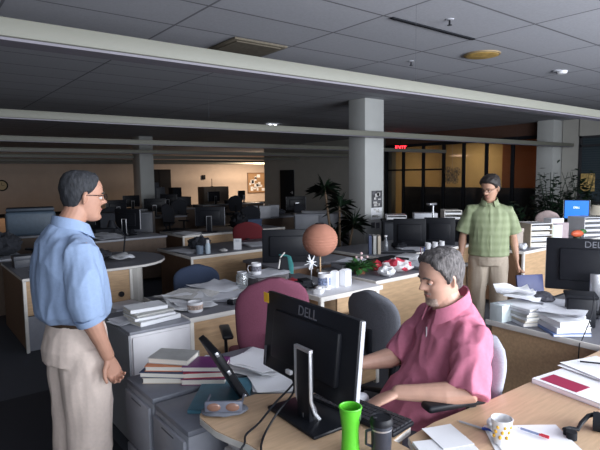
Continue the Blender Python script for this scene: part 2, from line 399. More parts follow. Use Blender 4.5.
def monitor(lab, loc, rz, w=.5, h=.33, tilt=0, base_z=0, screen=None, grp=None, neck=True, text=None, name='computer_monitor', body=None, txt2=None):
    """screen faces local +y; back faces local -y; origin on the desk; panel bottom at base_z"""
    body = body or black
    t = thing(name, lab, 'monitor', loc, rz, grp)
    M = Matrix.Translation(V((0, .03, base_z))) @ Matrix.Rotation(tilt, 4, 'X')
    g = G().box((0, 0, h/2), (w, .028, h), bev=.006, M=M).box((0, -.022, h*.5), (w*.72, .03, h*.62), bev=.012, M=M)
    part('casing', g, body, t)
    part('screen', G().box((0, .0145, h/2), (w-.035, .004, h-.035), M=M), screen or dark_scr, t)
    if neck:
        for sx in (-1, 1): part('bezel_edge', G().box((sx*(w/2+.001), .004, h/2), (.005, .018, h-.01), M=M), silver_p, t)
        s = G().box((0, -.055, base_z*.5+.09), (.075, .02, base_z+.16), bev=.004)
        part('stand_column', s, black, t)
        g = G()
        for sx in (-1, 1): g.tube([(sx*.043, -.03, .012), (sx*.043, -.056, .05), (sx*.043, -.064, base_z+.17)], (.007), seg=6)
        g.box((0, -.06, base_z+.172), (.095, .014, .012))
        part('stand_trim', g, silver, t)
        part('base', G().box((0, 0, .008), (.26, .2, .014), bev=.006), black, t)
    if text:
        me = text_mesh(text, h*.17, .001, 'logo'); me.materials.append(mat('logo_grey', (.16, .165, .19), .35, metal=.3, noise_amt=.02))
        o = part('logo', me, None, t); o.matrix_local = M @ Matrix.Translation(V((0, -.0165, h*.885))) @ Matrix.Rotation(PI/2, 4, 'X')
    if txt2:
        me = text_mesh(txt2, h*.13, .001, 'screen_letters'); me.materials.append(mat('screen_white', (1, 1, 1), .5, emis=(.9, .95, 1), estr=1.3))
        o = part('screen_letters', me, None, t); o.matrix_local = M @ Matrix.Translation(V((0, .018, h*.6))) @ Matrix.Rotation(PI, 4, 'Z') @ Matrix.Rotation(PI/2, 4, 'X')
    return t
def office_chair(lab, loc, rz, fab, back_h=.5, back_w=.44, seat_z=.46, back_z=None, arms=True, grp=None, lift=.16, armrise=.2, arm_x=0, name='office_chair'):
    """faces local +x"""
    t = thing(name, lab, 'chair', loc, rz, grp)
    part('seat', G().box((0, 0, seat_z), (.46, .47, .07), bev=.03, seg=3), fab, t)
    g = G(); bz = seat_z+lift
    rs = []
    N = 12
    for i in range(N+1):
        u = i/N; z = bz+back_h*u
        w = back_w/2*(1-.12*(1-u)**2)*(math.sqrt(max(0, 1-max(0, (u-.62)/.385)**2.3)) if u > .62 else 1)*(.82+.18*min(1, u*5))
        cx = -.24-.06*u+.03*math.sin(u*PI)
        w = max(w, .03)
        ring = []
        for k in range(20):
            a = 2*PI*k/20; c, s = math.cos(a), math.sin(a)
            yy = w*math.copysign(abs(s)**.7, s)
            ring.append((cx+.034*math.copysign(abs(c)**.8, c)+.35*yy*yy, yy, z))
        rs.append(ring)
    part('backrest', G().rings(rs), fab, t, ang=70)
    part('back_support', G().tube([(-.05, 0, seat_z-.05), (-.26, 0, seat_z-.04), (-.3, 0, seat_z+.05), (-.3, 0, bz+.2)], [(.03, .012)]*4, seg=8), black, t)
    if arms:
        for s in (-1, 1):
            a = part('armrest', G().box((arm_x, s*.27, seat_z+armrise), (.27, .07, .03), bev=.013, seg=3), black, t)
            part('arm_post', G().tube([(0, s*.2, seat_z-.03), (0, s*.27, seat_z-.01), (0, s*.275, seat_z+armrise-.01)], [(.025, .012)]*3, seg=8), black, a)
    part('gas_lift', G().cyl((0, 0, .24), .026, .36).cyl((0, 0, .12), .035, .1), black, t)
    g = G()
    for k in range(5):
        an = k*2*PI/5+.3; g.tube([(0, 0, .11), (.29*math.cos(an), .29*math.sin(an), .075)], [(.03, .022), (.016, .014)], seg=8)
    b = part('star_base', g, black, t)
    for k in range(5):
        an = k*2*PI/5+.3; part('caster', G().cyl((.29*math.cos(an), .29*math.sin(an), .032), .03, .045, axis='Y', seg=14), black_m, b)
    return t
def book(lab, loc, rz, w, d, h, cov, grp=None, name='book', cat='book', spine_title=None):
    """spine along local -x side, fore edge +x; lies flat"""
    t = thing(name, lab, cat, loc, rz, grp); c = min(.003, h*.12)
    part('cover', G().box((0, 0, c/2), (w, d, c)).box((0, 0, h-c/2), (w, d, c)).box((-w/2+c/2, 0, h/2), (c, d, h)), cov, t)
    part('pages', G().box((.002, 0, h/2), (w-.010, d-.010, h-2*c)), pages, t)
    if spine_title: part('spine_label', G().box((-w/2-.0008, 0, h/2), (.001, d*.5, h*.5)), spine_title, t)
    return t
def mug(lab, loc, rz, m, r=.041, h=.095, name='mug', deco=None, cat='mug', inner=None):
    t = thing(name, lab, cat, loc, rz)
    part('body', G().lathe([(r*.9, 0), (r, .006), (r, h), (r-.004, h), (r-.005, .008), (.001, .007)], seg=24), m, t)
    part('handle', G().tube([(r-.003, 0, h*.8), (r+.022, 0, h*.78), (r+.028, 0, h*.5), (r+.018, 0, h*.22), (r-.003, 0, h*.2)], [(.007, .004)]*5, seg=8), m, t)
    if deco: part('print', G().lathe([(r+.0006, h*.3), (r+.0008, h*.75)], seg=24, capa=False, capb=False), deco, t)
    return t
def papers(lab, loc, rz, n, w=.216, d=.28, m=None, grp=None, curl=.006, name='paper_stack', cat='papers', spread=.02, seed=1):
    g = G(); r = random.Random(seed)
    for i in range(n):
        g.sheet((r.uniform(-spread, spread), r.uniform(-spread, spread), i*(.0018+curl*.2)), w, d, r.uniform(-.15, .15)*(1 if n > 1 else 0), curl=curl, seed=seed+i)
    return single(name, g, m or paper, lab, cat, loc, rz, grp)
def carton(name, lab, loc, rz, w, d, h, m, cat='box', grp=None, lid=True):
    t = thing(name, lab, cat, loc, rz, grp)
    part('body', G().box((0, 0, h/2), (w, d, h), bev=.003), m, t)
    if lid: part('lid', G().box((0, 0, h-.02), (w+.012, d+.012, .045), bev=.003), m, t)
    return t

# ------------------------------------------------------------ foreground desks
DZ = .73
t = thing('corner_desk', 'pale maple corner desk holding the large black monitor', 'desk', (0, 0, 0))
poly = [(.93, 1.835), (.905, 1.82), (.89, 1.79), (.888, 1.66), (.905, 1.58), (.93, 1.50), (.95, 1.2), (.95, .62), (1.34, .62), (1.345, 1.19), (1.47, 1.215), (1.485, 1.30), (1.50, 1.55), (1.49, 1.60), (1.18, 1.835)]
part('worktop', G().prism(poly, DZ-.03, DZ), wood_top, t)
pe = [(x-.002 if x < 1.2 else x+.002, y) for x, y in poly]
part('edge_band', G().prism(pe, DZ-.028, DZ-.004), trim_w, t)
part('side_panel', G().box((1.42, 1.4, .35), (.02, .36, .69)), wood, t)
part('leg', G().box((1.0, .7, .35), (.05, .05, .7), bev=.006), silver_p, t)
t = thing('drawer_pedestal', 'white drawer pedestal under the rounded end of the corner desk', 'drawers', (.96, 1.5, 0), 0)
part('body', G().box((.17, 0, .33), (.34, .4, .64), bev=.005), cab_white, t)
for k, z in enumerate((.56, .38, .16)):
    d_ = part('drawer', G().box((-.012, 0, z), (.02, .38, .15 if k < 2 else .26), bev=.004), cab_white, t)
    part('handle', G().box((-.028, 0, z+.04), (.014, .12, .012), bev=.003), silver_p, d_)
t = thing('long_desk', 'long pale maple desk across the bottom right, with binder and pens', 'desk', (0, 0, 0))
poly = [(1.352, .30), (2.955, .30), (2.955, 1.115), (1.95, 1.15), (1.56, 1.178), (1.40, 1.165), (1.352, 1.10)]
part('worktop', G().prism(poly, DZ-.028, DZ+.002), wood_top, t)
part('edge_band', G().prism([(x, y+(.003 if y > 1 else -.003)) for x, y in poly], DZ-.025, DZ-.002), trim_w, t)
part('end_panel', G().box((2.9, .7, .35), (.025, .74, .69)), wood, t)
part('leg', G().box((1.42, .4, .35), (.05, .05, .7), bev=.006), silver_p, t)
part('leg', G().box((1.42, 1.04, .35), (.05, .05, .7), bev=.006), silver_p, t)
panel_desk('panel_desk', 'maple panelled desk at the right, piled with papers, below the big right monitor', 2.97, .0, 4.9, 1.84, .73, wood, wood)
bpy.context.view_layer.update()

# monitor with its back to the camera, centre foreground
mz = DZ
t = monitor('large black computer monitor seen from behind, centre foreground, yellow note on its corner', (1.275, 1.645, mz), rad(-92.5), w=.635, h=.35, tilt=rad(-6), base_z=.065, text='DELL')
# rebuild stand as a big wedge foot under it
for ch in list(t.children):
    if ch.name.split('.')[0] in ('stand_column', 'stand_trim', 'base'): bpy.data.objects.remove(ch)
part('base', G().box((.13, -.035, .009), (.32, .215, .016), bev=.008), dark_scr, t)
g = G().box((.150, -.078, .14), (.082, .022, .29), bev=.004)
part('stand_column', g, black, t)
g = G()
for sx in (-1, 1): g.tube([(.150+sx*.047, -.045, .016), (.150+sx*.047, -.070, .05), (.150+sx*.047, -.086, .1), (.150+sx*.047, -.088, .292)], [(.004, .008)]*4, seg=8)
g.box((.150, -.086, .292), (.100, .016, .012))
part('stand_trim', g, silver, t)
g = G().sph((.150, -.06, .03), (.035, .03, .045), seg=14)
part('stand_foot', g, silver, t)
part('connector', G().box((.0, -.05, .145), (.035, .016, .018), bev=.003), ceramic, t)
part('power_button', G().box((-.293, .02, .12), (.004, .012, .09)), mat('button_grey', (.12, .12, .14), .4), t)
single('sticky_note', G().box((0, 0, 0), (.042, .0012, .045)), yellow, 'yellow sticky note on the top left corner of the centre monitor', 'note', (1.313, 1.932, 1.122), rad(-92.5))
def cable(name, lab, pts, r, m=None, cat='cable'):
    P_ = [V(p) for p in pts]; out = []
    for i in range(len(P_)-1):
        a = P_[max(i-1, 0)]; b = P_[i]; c = P_[i+1]; d = P_[min(i+2, len(P_)-1)]
        for k in range(6):
            s = k/6; out.append(.5*((2*b)+(c-a)*s+(2*a-5*b+4*c-d)*s*s+(3*b-a-3*c+d)*s**3))
    out.append(P_[-1])
    return single(name, G().tube(out, r, seg=7), m or black, lab, cat)
cable('monitor_cable', 'left one of the two black cables looping from the centre monitor over the desk edge', [(1.245, 1.61, .86), (1.19, 1.60, .83), (1.12, 1.60, .79), (1.03, 1.58, .745), (.95, 1.545, .739), (.915, 1.50, .736), (.885, 1.49, .70), (.87, 1.5, .5)], .0042)
cable('monitor_cable', 'right one of the two black cables looping from the centre monitor over the desk edge', [(1.245, 1.66, .86), (1.20, 1.585, .82), (1.10, 1.555, .775), (1.02, 1.52, .738), (.96, 1.46, .736), (.93, 1.42, .736), (.9, 1.40, .70), (.9, 1.40, .5)], .0042)
# keyboard
t = thing('keyboard', 'black keyboard on the maple desk in front of the seated man', 'keyboard', (1.395, 1.42, DZ+.001), rad(96))
part('case', G().box((0, 0, .01), (.44, .135, .018), bev=.006), black, t)
g = G()
for r_ in range(5):
    for c_ in range(15): g.box((-.20+c_*.0285, -.050+r_*.0245, .022), (.024, .020, .008))
part('keys', g, mat('key_black', (.025, .026, .032), .5), t)
t = thing('computer_mouse', 'grey computer mouse under the hand of the seated man', 'mouse', (1.475, 1.50, DZ+.001), rad(170))
part('shell', G().sph((0, 0, .008), (.052, .030, .026)).box((0, 0, .003), (.09, .052, .006), bev=.002), silver_p, t)
part('wheel', G().cyl((.028, 0, .032), .006, .006, axis='Y', seg=10), black, t)
# green cup
t = thing('water_bottle', 'lime green plastic tumbler on the desk in front of the monitor', 'cup', (1.165, 1.222, DZ), rad(-60))
part('body', G().lathe([(.030, 0), (.033, .004), (.030, .05), (.029, .09), (.033, .125), (.037, .15), (.037, .165), (.0345, .165), (.033, .14), (.028, .09), (.0005, .01)], seg=28), green_plas, t)
part('lid_rim', G().tube([(.037*math.cos(a*PI/12), .037*math.sin(a*PI/12), .166) for a in range(25)], .0035, seg=6), green_plas, t)
part('label', G().box((.0335, 0, .135), (.006, .016, .024), bev=.002), mat('label_dark', (.06, .12, .06), .5), t)
t = thing('travel_mug', 'dark charcoal travel mug with lid right of the lime tumbler', 'mug', (1.232, 1.142, DZ), rad(150))
part('body', G().lathe([(.031, 0), (.033, .005), (.035, .09), (.037, .12), (.036, .122), (.001, .122)]), travel, t)
part('lid', G().lathe([(.0395, .118), (.040, .126), (.037, .134), (.034, .14), (.031, .137), (.001, .136)]), black, t)
part('spout', G().box((.024, 0, .142), (.014, .02, .006), bev=.002), black, t)
part('handle', G().tube([(.034, 0, .1), (.052, 0, .095), (.053, 0, .05), (.034, 0, .04)], [(.008, .004)]*4, seg=8), travel, t)
part('rim_band', G().lathe([(.0362, .1), (.0368, .106)], capa=False, capb=False), silver, t)
# notes and paper at the bottom
t = thing('notebook', 'white writing pad lying on the desk right of the dark travel mug', 'notebook', (1.42, 1.005, DZ+.0025), rad(-28))
part('pages', G().box((0, 0, .006), (.20, .16, .012)), paper, t)
part('cover', G().box((0, 0, .0007), (.203, .163, .0014)), paper_g, t)
papers('single white sheet overlapping the top of the writing pad', (1.505, 1.075, DZ+.016), rad(-22), 1, .12, .15, curl=.002, name='paper_sheet', seed=4)
papers('loose white sheets spread beneath the yellow patterned paper cup', (1.695, .875, DZ+.003), rad(52), 2, .20, .27, curl=.003, name='paper_sheet', seed=9)
t = thing('paper_cup', 'white paper cup with a yellow printed pattern at the bottom edge', 'cup', (1.615, .93, DZ+.009))
part('body', G().lathe([(.026, 0), (.036, .085), (.0375, .087), (.036, .088), (.034, .086), (.024, .003), (.001, .003)]), ceramic, t)
g = G()
for k in range(9):
    an = rad(160+k*14); g.sph((.0315*math.cos(an), .0315*math.sin(an), .03+.018*(k % 3)), (.006, .006, .007), seg=8)
part('print', g, mat('print_yellow', (.75, .42, .04), .6, noise_amt=.3), t)
t = thing('napkin', 'crumpled white napkin beside the yellow patterned paper cup', 'napkin', (1.655, .975, DZ+.009))
bpy.data.objects.remove(t)
g = G().sph((0, 0, .02), (.05, .035, .022), seg=18)
for v in g.bm.verts: v.co += v.co.normalized()*.010*noise.noise(v.co*55)
single('napkin', g, paper, 'crumpled white napkin beside the yellow patterned paper cup', 'napkin', (1.68, .985, DZ+.013), .3, ang=20)
def pen(lab, a, b, m, capm):
    a, b = V(a), V(b); d = (b-a)
    t = thing('pen', lab, 'pen', a, math.atan2(d.y, d.x)); L = d.length
    part('barrel', G().cyl((L*.33, 0, .0045), .0042, L*.66, axis='X', seg=8), m, t)
    part('cap', G().cyl((L*.82, 0, .0047), .0048, L*.32, axis='X', seg=8).box((L*.85, 0, .0105), (L*.28, .003, .0015)), capm, t)
    part('tip', G().cyl((-.004, 0, .0045), .0012, .012, axis='X', seg=8), silver, t)
pen('clear ballpoint pen with a blue cap on the long desk', (1.635, 1.115, DZ+.003), (1.662, .985, DZ+.003), silver_p, blue_m)
pen('ballpoint pen with a red end lying on the loose sheets', (1.745, .93, DZ+.012), (1.757, .83, DZ+.012), mat('pen_blue_grey', (.2, .25, .4), .4), red_m)
# open binder / big book
t = thing('ring_binder', 'thick white book with a maroon label, on the desk at the far right', 'book', (2.44, .93, DZ+.003), rad(-8))
part('cover', G().box((0, 0, .02), (.52, .33, .004)).box((-.0, 0, .002), (.52, .33, .004)).box((-.258, 0, .011), (.004, .33, .02)), paper, t)
part('pages', G().box((.003, 0, .011), (.508, .322, .0155)), pages, t)
part('label', G().box((-.19, .055, .0226), (.10, .17, .0012)), mat('label_maroon', (.33, .02, .07), .6, noise_amt=.05), t)
papers('white sheets lying on the thick book at the far right', (2.53, .965, DZ+.028), rad(-14), 3, .24, .26, curl=.004, spread=.012, seed=14)
pen('dark pen resting on the sheets at the far right', (2.52, 1.06, DZ+.043), (2.60, .93, DZ+.043), black, black)
# headset on the right edge
t = thing('headset', 'black headset with curled strap at the right edge of the desk', 'headset', (1.90, .765, DZ+.003), rad(20))
g = G().tube([(-.05, .05, .012), (-.03, .07, .02), (0, .055, .014), (.01, .03, .012), (.03, .02, .03), (.06, .0, .05), (.1, -.03, .05)], .008, seg=8)
part('headband', g, black, t)
part('ear_cushion', G().cyl((.07, -.03, .03), .035, .03, axis='Y').cyl((.07, -.05, .03), .03, .03, axis='Y'), black_m, t)
part('ear_cushion', G().cyl((-.055, .045, .015), .018, .028, seg=14).cyl((-.035, .06, .012), .014, .02, seg=12), black_m, t)

# pouch / sunglasses case on the rounded end
t = thing('sunglasses', 'grey-framed sunglasses with brown lenses on the rounded desk end', 'sunglasses', (.965, 1.735, DZ), rad(-38))
part('frame', G().box((0, 0, .02), (.15, .02, .045), bev=.008).box((-.07, .05, .022), (.008, .11, .012), bev=.003).box((.07, .05, .022), (.008, .11, .012), bev=.003), mat('frame_grey', (.13, .14, .18), .4, noise_amt=.1), t)
for s in (-1, 1): part('lens', G().sph((s*.037, -.009, .02), (.028, .006, .017), seg=14), mat('lens_brown', (.22, .12, .09), .15, noise_amt=.1), t)
g = G().sph((0, 0, .014), (.095, .055, .014), seg=20)
for v in g.bm.verts: v.co.z += .004*noise.noise(v.co*30)
single('pouch', g, mat('pouch_grey', (.13, .14, .17), .8, noise_amt=.15), 'grey cloth pouch under the sunglasses', 'pouch', (.985, 1.76, DZ), rad(-30))
bpy.data.objects['sunglasses'].location.z = DZ+.024

# ------------------------------------------------------------ grey low cabinets with books (left of the monitor)
LZ = .66
def low_cab(lab, x0, y0, x1, y1, z):
    t = thing('low_cabinet', lab, 'cabinet', (x0, y0, 0)); w = x1-x0; d = y1-y0
    part('body', G().box((w/2, d/2, (z-.025)/2), (w, d, z-.025), bev=.004), cab_grey, t)
    part('top', G().box((w/2, d/2, z-.012), (w+.004, d+.004, .025), bev=.004), mat('cabinet_top_slate', (.17, .18, .215), .35, noise_amt=.05), t)
    for zz in (z*.30, z*.73):
        q = part('drawer', G().box((-.009, d/2, zz), (.016, d-.03, z*.40), bev=.004), cab_grey, t)
        part('pull', G().box((-.0172, d/2, zz+z*.17), (.003, .12, .006)), cab_dark, q)
low_cab('dark grey low cabinet carrying the taller book stack, nearer the blue-shirted man', .87, 2.225, 1.62, 2.56, LZ)
low_cab('dark grey low cabinet carrying the teal folder, nearer the corner desk', .87, 1.86, 1.62, 2.20, LZ-.012)
# book stacks
ZB = LZ+.002
cols = [mat('cover_cream', (.72, .69, .58), .6, noise_amt=.05), mat('cover_sand', (.52, .45, .36), .6, noise_amt=.05), mat('cover_grey', (.46, .46, .44), .4, noise_amt=.1), mat('cover_orange', (.60, .22, .10), .5, noise_amt=.1),
        mat('cover_purple', (.16, .03, .15), .45, noise_amt=.1), mat('cover_plum', (.22, .06, .14), .45, noise_amt=.1), mat('cover_navy', (.05, .07, .14), .5, noise_amt=.1), mat('cover_red', (.42, .04, .06), .5, noise_amt=.1)]
z = ZB
for k, (lab, w, d, h, c, dx, rz) in enumerate([
    ('thick cream paperback, bottom of the stack on the left grey cabinet', .155, .225, .030, 1, 0, 141),
    ('navy book with cream pages, second from the bottom in the left stack', .16, .235, .026, 6, -.005, 136),
    ('orange-spined book in the middle of the left stack', .155, .215, .026, 3, .012, 139),
    ('grey glossy book on top of the stack on the left grey cabinet', .15, .215, .028, 2, .035, 130)]):
    book(lab, (1.035+dx, 2.415+dx*.3, z), rad(rz+90), w, d, h, cols[c], 'books stacked on the left grey cabinet'); z += h+.001
z = ZB
for k, (lab, w, d, h, c, dx, rz) in enumerate([
    ('book with white page edge, bottom of the stack beside the tilted black screen', .15, .22, .030, 5, 0, 142),
    ('plum-covered book, middle of the stack beside the tilted black screen', .145, .21, .028, 7, .006, 146),
    ('purple glossy book on top of the stack beside the tilted black screen', .15, .215, .026, 4, .012, 140)]):
    book(lab, (1.17+dx, 2.275+dx, z), rad(rz+90), w, d, h, cols[c], 'books stacked beside the tilted screen'); z += h+.001
book('large thin teal folder under the purple book stack on the grey cabinet', (1.15, 2.065, LZ-.010), rad(50), .36, .25, .018, mat('cover_teal', (.06, .17, .23), .35, noise_amt=.15), name='folder', cat='folder')
papers('tilted white sheet lying behind the purple books', (1.30, 2.40, LZ), rad(30), 3, .2, .26, curl=.01, seed=31)
papers('loose white papers spread on the grey cabinet in front of the maroon chair', (1.47, 2.26, LZ+.001), rad(20), 6, .26, .30, curl=.022, spread=.05, seed=21)
papers('white letter curling at the near edge beside the maroon chair', (1.42, 2.06, LZ-.008), rad(-25), 2, .22, .28, curl=.02, seed=26)
# tilted black screen, seen edge-on
t = thing('tilted_screen', 'thin black screen leaning back, seen edge-on beside the book stacks', 'monitor', (1.145, 1.875, LZ-.012), rad(77))
M = Matrix.Translation(V((0, -.03, .022))) @ Matrix.Rotation(rad(-30), 4, 'X')
part('casing', G().box((.11, 0, .155), (.26, .030, .31), bev=.006, M=M), black, t)
part('screen', G().box((.11, -.016, .155), (.23, .004, .28), M=M), dark_scr, t)
part('rear_stand', G().box((.14, .06, .008), (.20, .16, .014), bev=.005), black, t)
for zz in (.06, .2, .3): part('edge_button', G().box((-.022, 0, zz), (.006, .014, .022), M=M, bev=.002), silver, t)

# ------------------------------------------------------------ white lateral file with books
t = thing('filing_cabinet', 'pale white-grey filing cabinet with open books on top, right of the blue-shirted man', 'cabinet', (1.08, 3.08, 0))
part('body', G().box((.20, .27, .355), (.40, .54, .71), bev=.005), cab_white, t)
part('top', G().box((.20, .27, .72), (.41, .55, .02), bev=.005), cab_grey, t)
part('side_panel', G().box((-.006, .27, .36), (.012, .54, .70)), mat('cabinet_side_grey', (.33, .34, .37), .5, noise_amt=.03), t)
part('front_panel', G().box((.20, -.006, .355), (.38, .012, .68), bev=.004), cab_white, t)
z = .733
for k, (lab, w, d, h, c, x, y, rz, kd) in enumerate([
    ('white thick paperback at the bottom of the pile on the pale filing cabinet', .17, .30, .030, 0, 1.30, 3.24, 100, 0),
    ('wide white catalogue in the middle of the pile on the pale filing cabinet', .20, .28, .020, 0, 1.28, 3.27, 92, 1),
    ('grey report with bent corner in the pile on the pale filing cabinet', .2, .27, .014, 2, 1.285, 3.29, 96, 1),
    ('white book on top of the pile on the pale filing cabinet', .16, .25, .026, 0, 1.27, 3.31, 88, 0)]):
    book(lab, (x, y, z), rad(rz), w, d, h, cols[c] if c else paper, 'books piled on the pale filing cabinet'); z += h+.001
papers('loose grey papers hanging over the left of the pale filing cabinet', (1.17, 3.33, .733), rad(100), 3, .16, .24, paper_g, curl=.012, seed=33)

# ------------------------------------------------------------ desk with papers behind it (D3)
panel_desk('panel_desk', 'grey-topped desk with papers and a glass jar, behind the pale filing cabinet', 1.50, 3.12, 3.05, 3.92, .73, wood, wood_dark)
mug('white patterned bowl-shaped mug at the near left corner of the paper-strewn desk', (1.615, 3.27, .731), .4, ceramic, .055, .07, name='mug', deco=mat('print_brown', (.4, .3, .25), .5, noise_amt=.5, nscale=60), cat='mug')
for k, (x, y, rz, lab, m_) in enumerate([(1.72, 3.62, 20, 'newspaper sheets bulging at the left back of the paper-strewn desk', newsprint), (1.98, 3.55, -30, 'white papers right of the bowl-shaped mug', paper_g), (2.05, 3.77, 10, 'large white sheets peaking at the back of the paper-strewn desk', paper_g), (2.18, 3.38, 50, 'grey newspaper at the front edge of the paper-strewn desk', newsprint), (1.66, 3.45, -10, 'crumpled white sheet directly behind the bowl-shaped mug', paper)]):
    papers(lab, (x, y, .732), rad(rz), 4, .3, .36, m_, curl=.035 if k in (0, 2, 4) else .012, spread=.03, seed=40+k)
t = thing('glass_jar', 'clear glass jar on the paper-strewn desk', 'jar', (2.22, 3.62, .745))
part('body', G().lathe([(.045, 0), (.05, .01), (.05, .11), (.038, .13), (.038, .14), (.035, .14), (.035, .128), (.046, .108), (.046, .012), (.001, .008)]), mat('jar_glass', (.75, .78, .8), .1, trans=.85, noise_amt=.02), t)
part('rim', G().tube([(.038*math.cos(a*PI/10), .038*math.sin(a*PI/10), .14) for a in range(21)], .004, seg=6), silver_p, t)
carton('cardboard_box', 'dark cardboard box full of papers under the printed mug', (2.55, 3.78, .731), rad(12), .40, .24, .07, mat('box_dark', (.12, .11, .12), .8, noise_amt=.2), lid=False)
papers('stack of grey magazines on the dark cardboard box', (2.55, 3.78, .802), rad(5), 5, .38, .25, paper_g, curl=.006, seed=51)
mug('white mug with a dark print standing on the magazines', (2.44, 3.74, .822), 2.6, ceramic, .045, .10, deco=mat('print_dark', (.15, .15, .18), .5, noise_amt=.8, nscale=70))
papers('white booklet on the desk left of the maroon chair top', (2.62, 3.45, .732), rad(30), 5, .24, .3, paper, curl=.006, seed=53)
carton('small_box', 'crumpled tan paper bag behind the maroon chair top', (2.45, 3.42, .732), rad(40), .14, .1, .1, mat('tan_bag', (.33, .29, .24), .8, noise_amt=.2), lid=False, cat='bag')
g = G().sph((0, 0, .03), (.13, .07, .035))
for v in g.bm.verts: v.co += v.co.normalized()*.015*noise.noise(v.co*25)
single('red_pouch', g, red_m, 'bright red pouch peeking over the maroon chair', 'pouch', (2.60, 3.46, .735), .3)
# teal shelled folding fan / bag
t = thing('desk_fan', 'small teal and black bag standing behind the paper-strewn desk', 'bag', (2.78, 3.80, .732), rad(20))
g = G()
rs = [[((.09-.0*z)*math.cos(a*PI/8)*(1-.35*z/.2), .045*math.sin(a*PI/8)*(1-.5*z/.2), z) for a in range(16)] for z in (0, .05, .1, .15, .19, .2)]
t.name = 'shoulder_bag'
part('body', G().rings(rs), black_m, t)
part('flap', G().tube([(.085, 0, .03), (.085, 0, .12), (.045, 0, .2), (.0, 0, .215)], [(.055, .010)]*4, seg=8), teal_m, t)
part('handle', G().tube([(-.08, 0, .1), (-.05, 0, .2), (.02, 0, .235)], .007, seg=6), trim_w, t)
# small side shelf with mug, cards, lantern
t = thing('side_shelf', 'small white-edged shelf holding the tall mug, white cartons and pinwheel', 'shelf', (2.36, 2.78, 0))
part('top', G().box((.32, .165, .785), (.64, .33, .03), bev=.004), cab_white, t)
part('edge_trim', G().box((.32, -.003, .785), (.645, .01, .034)).box((-.003, .165, .785), (.01, .33, .034)), trim_w, t)
part('front_panel', G().box((.40, .03, .40), (.44, .02, .74)), wood, t)
for x in (.03, .61): part('leg', G().box((x, .03, .385), (.035, .035, .77), bev=.004), trim_w, t)
for x in (.03, .61): part('leg', G().box((x, .30, .385), (.035, .035, .77), bev=.004), trim_w, t)
mug('tall white mug with blue print on the small shelf', (2.56, 2.97, .801), -1.9, ceramic, .05, .125, deco=mat('print_blue', (.25, .3, .45), .5, noise_amt=.8, nscale=70))
for i, (x, y, rz, lab) in enumerate([(2.665, 2.975, 35, 'white upright carton right of the tall white mug'), (2.78, 2.97, 15, 'white upright carton under the right side of the paper lantern')]):
    t = thing('milk_carton', lab, 'carton', (x, y, .801), rad(rz), 'white upright cartons')
    part('body', G().prism([(-.045, -.03), (.045, -.03), (.045, .03), (-.045, .03)], 0, .12), paper, t)
    part('gable_top', G().rings([[(-.045, -.03, .12), (.045, -.03, .12), (.045, .03, .12), (-.045, .03, .12)], [(-.040, -.004, .138), (.045, -.004, .128), (.045, .004, .128), (-.040, .004, .138)]]), paper, t)
t = thing('pinwheel', 'white star-shaped pinwheel standing in front of the paper lantern', 'pinwheel', (2.515, 3.075, .801))
g = G()
for k in range(11):
    an = k*2*PI/11; g.tube([(0, 0, .2), (.052*math.cos(an), .02*math.sin(k*2.4), .2+.06*math.sin(an))], [(.014, .006), (.004, .003)], seg=6)
g.sph((0, 0, .2), .02)
part('star_flower', g, paper, t)
part('stem', G().tube([(0, 0, 0), (.004, 0, .2)], .004, seg=6), silver_p, t)
part('foot', G().cyl((0, 0, .006), .03, .012), black, t)
g = G()
for i in range(6): g.box((random.uniform(-.07, .07), random.uniform(-.05, .05), .01+.012*i), (.12, .08, .02), rz=random.uniform(-1, 1), bev=.004)
single('black_case', g, black_m, 'heap of small black cases at the left of the tall white mug', 'case', (2.42, 3.04, .801), .3)
single('white_tape_box', G().box((0, 0, .02), (.09, .06, .04), bev=.008).cyl((0, 0, .045), .02, .02), ceramic, 'small white and black gadget left of the tall mug on the shelf', 'gadget', (2.43, 2.88, .801), .5)
# paper lantern
t = thing('paper_lantern', 'round orange ribbed paper lantern standing on a thin pole', 'lantern', (2.745, 3.235, .731))
rs = []
for i in range(37):
    a = -PI/2*.93+PI*.93*i/36; r = .146*math.cos(a)*(1+.012*math.cos(i*PI)); rs.append((max(r, .01), 1.143-.731+.138*math.sin(a)))
lan = mat('lantern_paper', (.42, .185, .125), .85, noise_amt=.12, nscale=6)
part('shade', G().lathe(rs, seg=40), lan, t)
part('top_ring', G().tube([(.035*math.cos(a*PI/8), .035*math.sin(a*PI/8), .548) for a in range(17)], .004, seg=6), black, t)
part('pole', G().cyl((0, 0, .15), .007, .28, seg=10), wood, t)
part('foot', G().cyl((0, 0, .012), .06, .024), black, t)

# ------------------------------------------------------------ chairs
office_chair('maroon high-backed office chair behind the centre monitor', (1.90, 2.80, 0), rad(66), cloth_maroon, back_h=.54, back_w=.48, lift=.06, armrise=.20)
office_chair('dark navy office chair tucked behind the paper-strewn desk', (2.18, 4.40, 0), rad(-120), cloth_navy, back_h=.37, back_w=.46, lift=-.03, arms=False)
office_chair('charcoal office chair with padded arms beside the maple panelled desk', (2.72, 2.42, 0), rad(10), cloth_grey, back_h=.46, back_w=.42, lift=-.01, armrise=.19)
office_chair('light grey office chair the man in the pink shirt sits on', (1.885, 1.425, 0), rad(160), cloth_lgrey, back_h=.42, back_w=.35, lift=.05, armrise=.318, seat_z=.44, arm_x=.08)

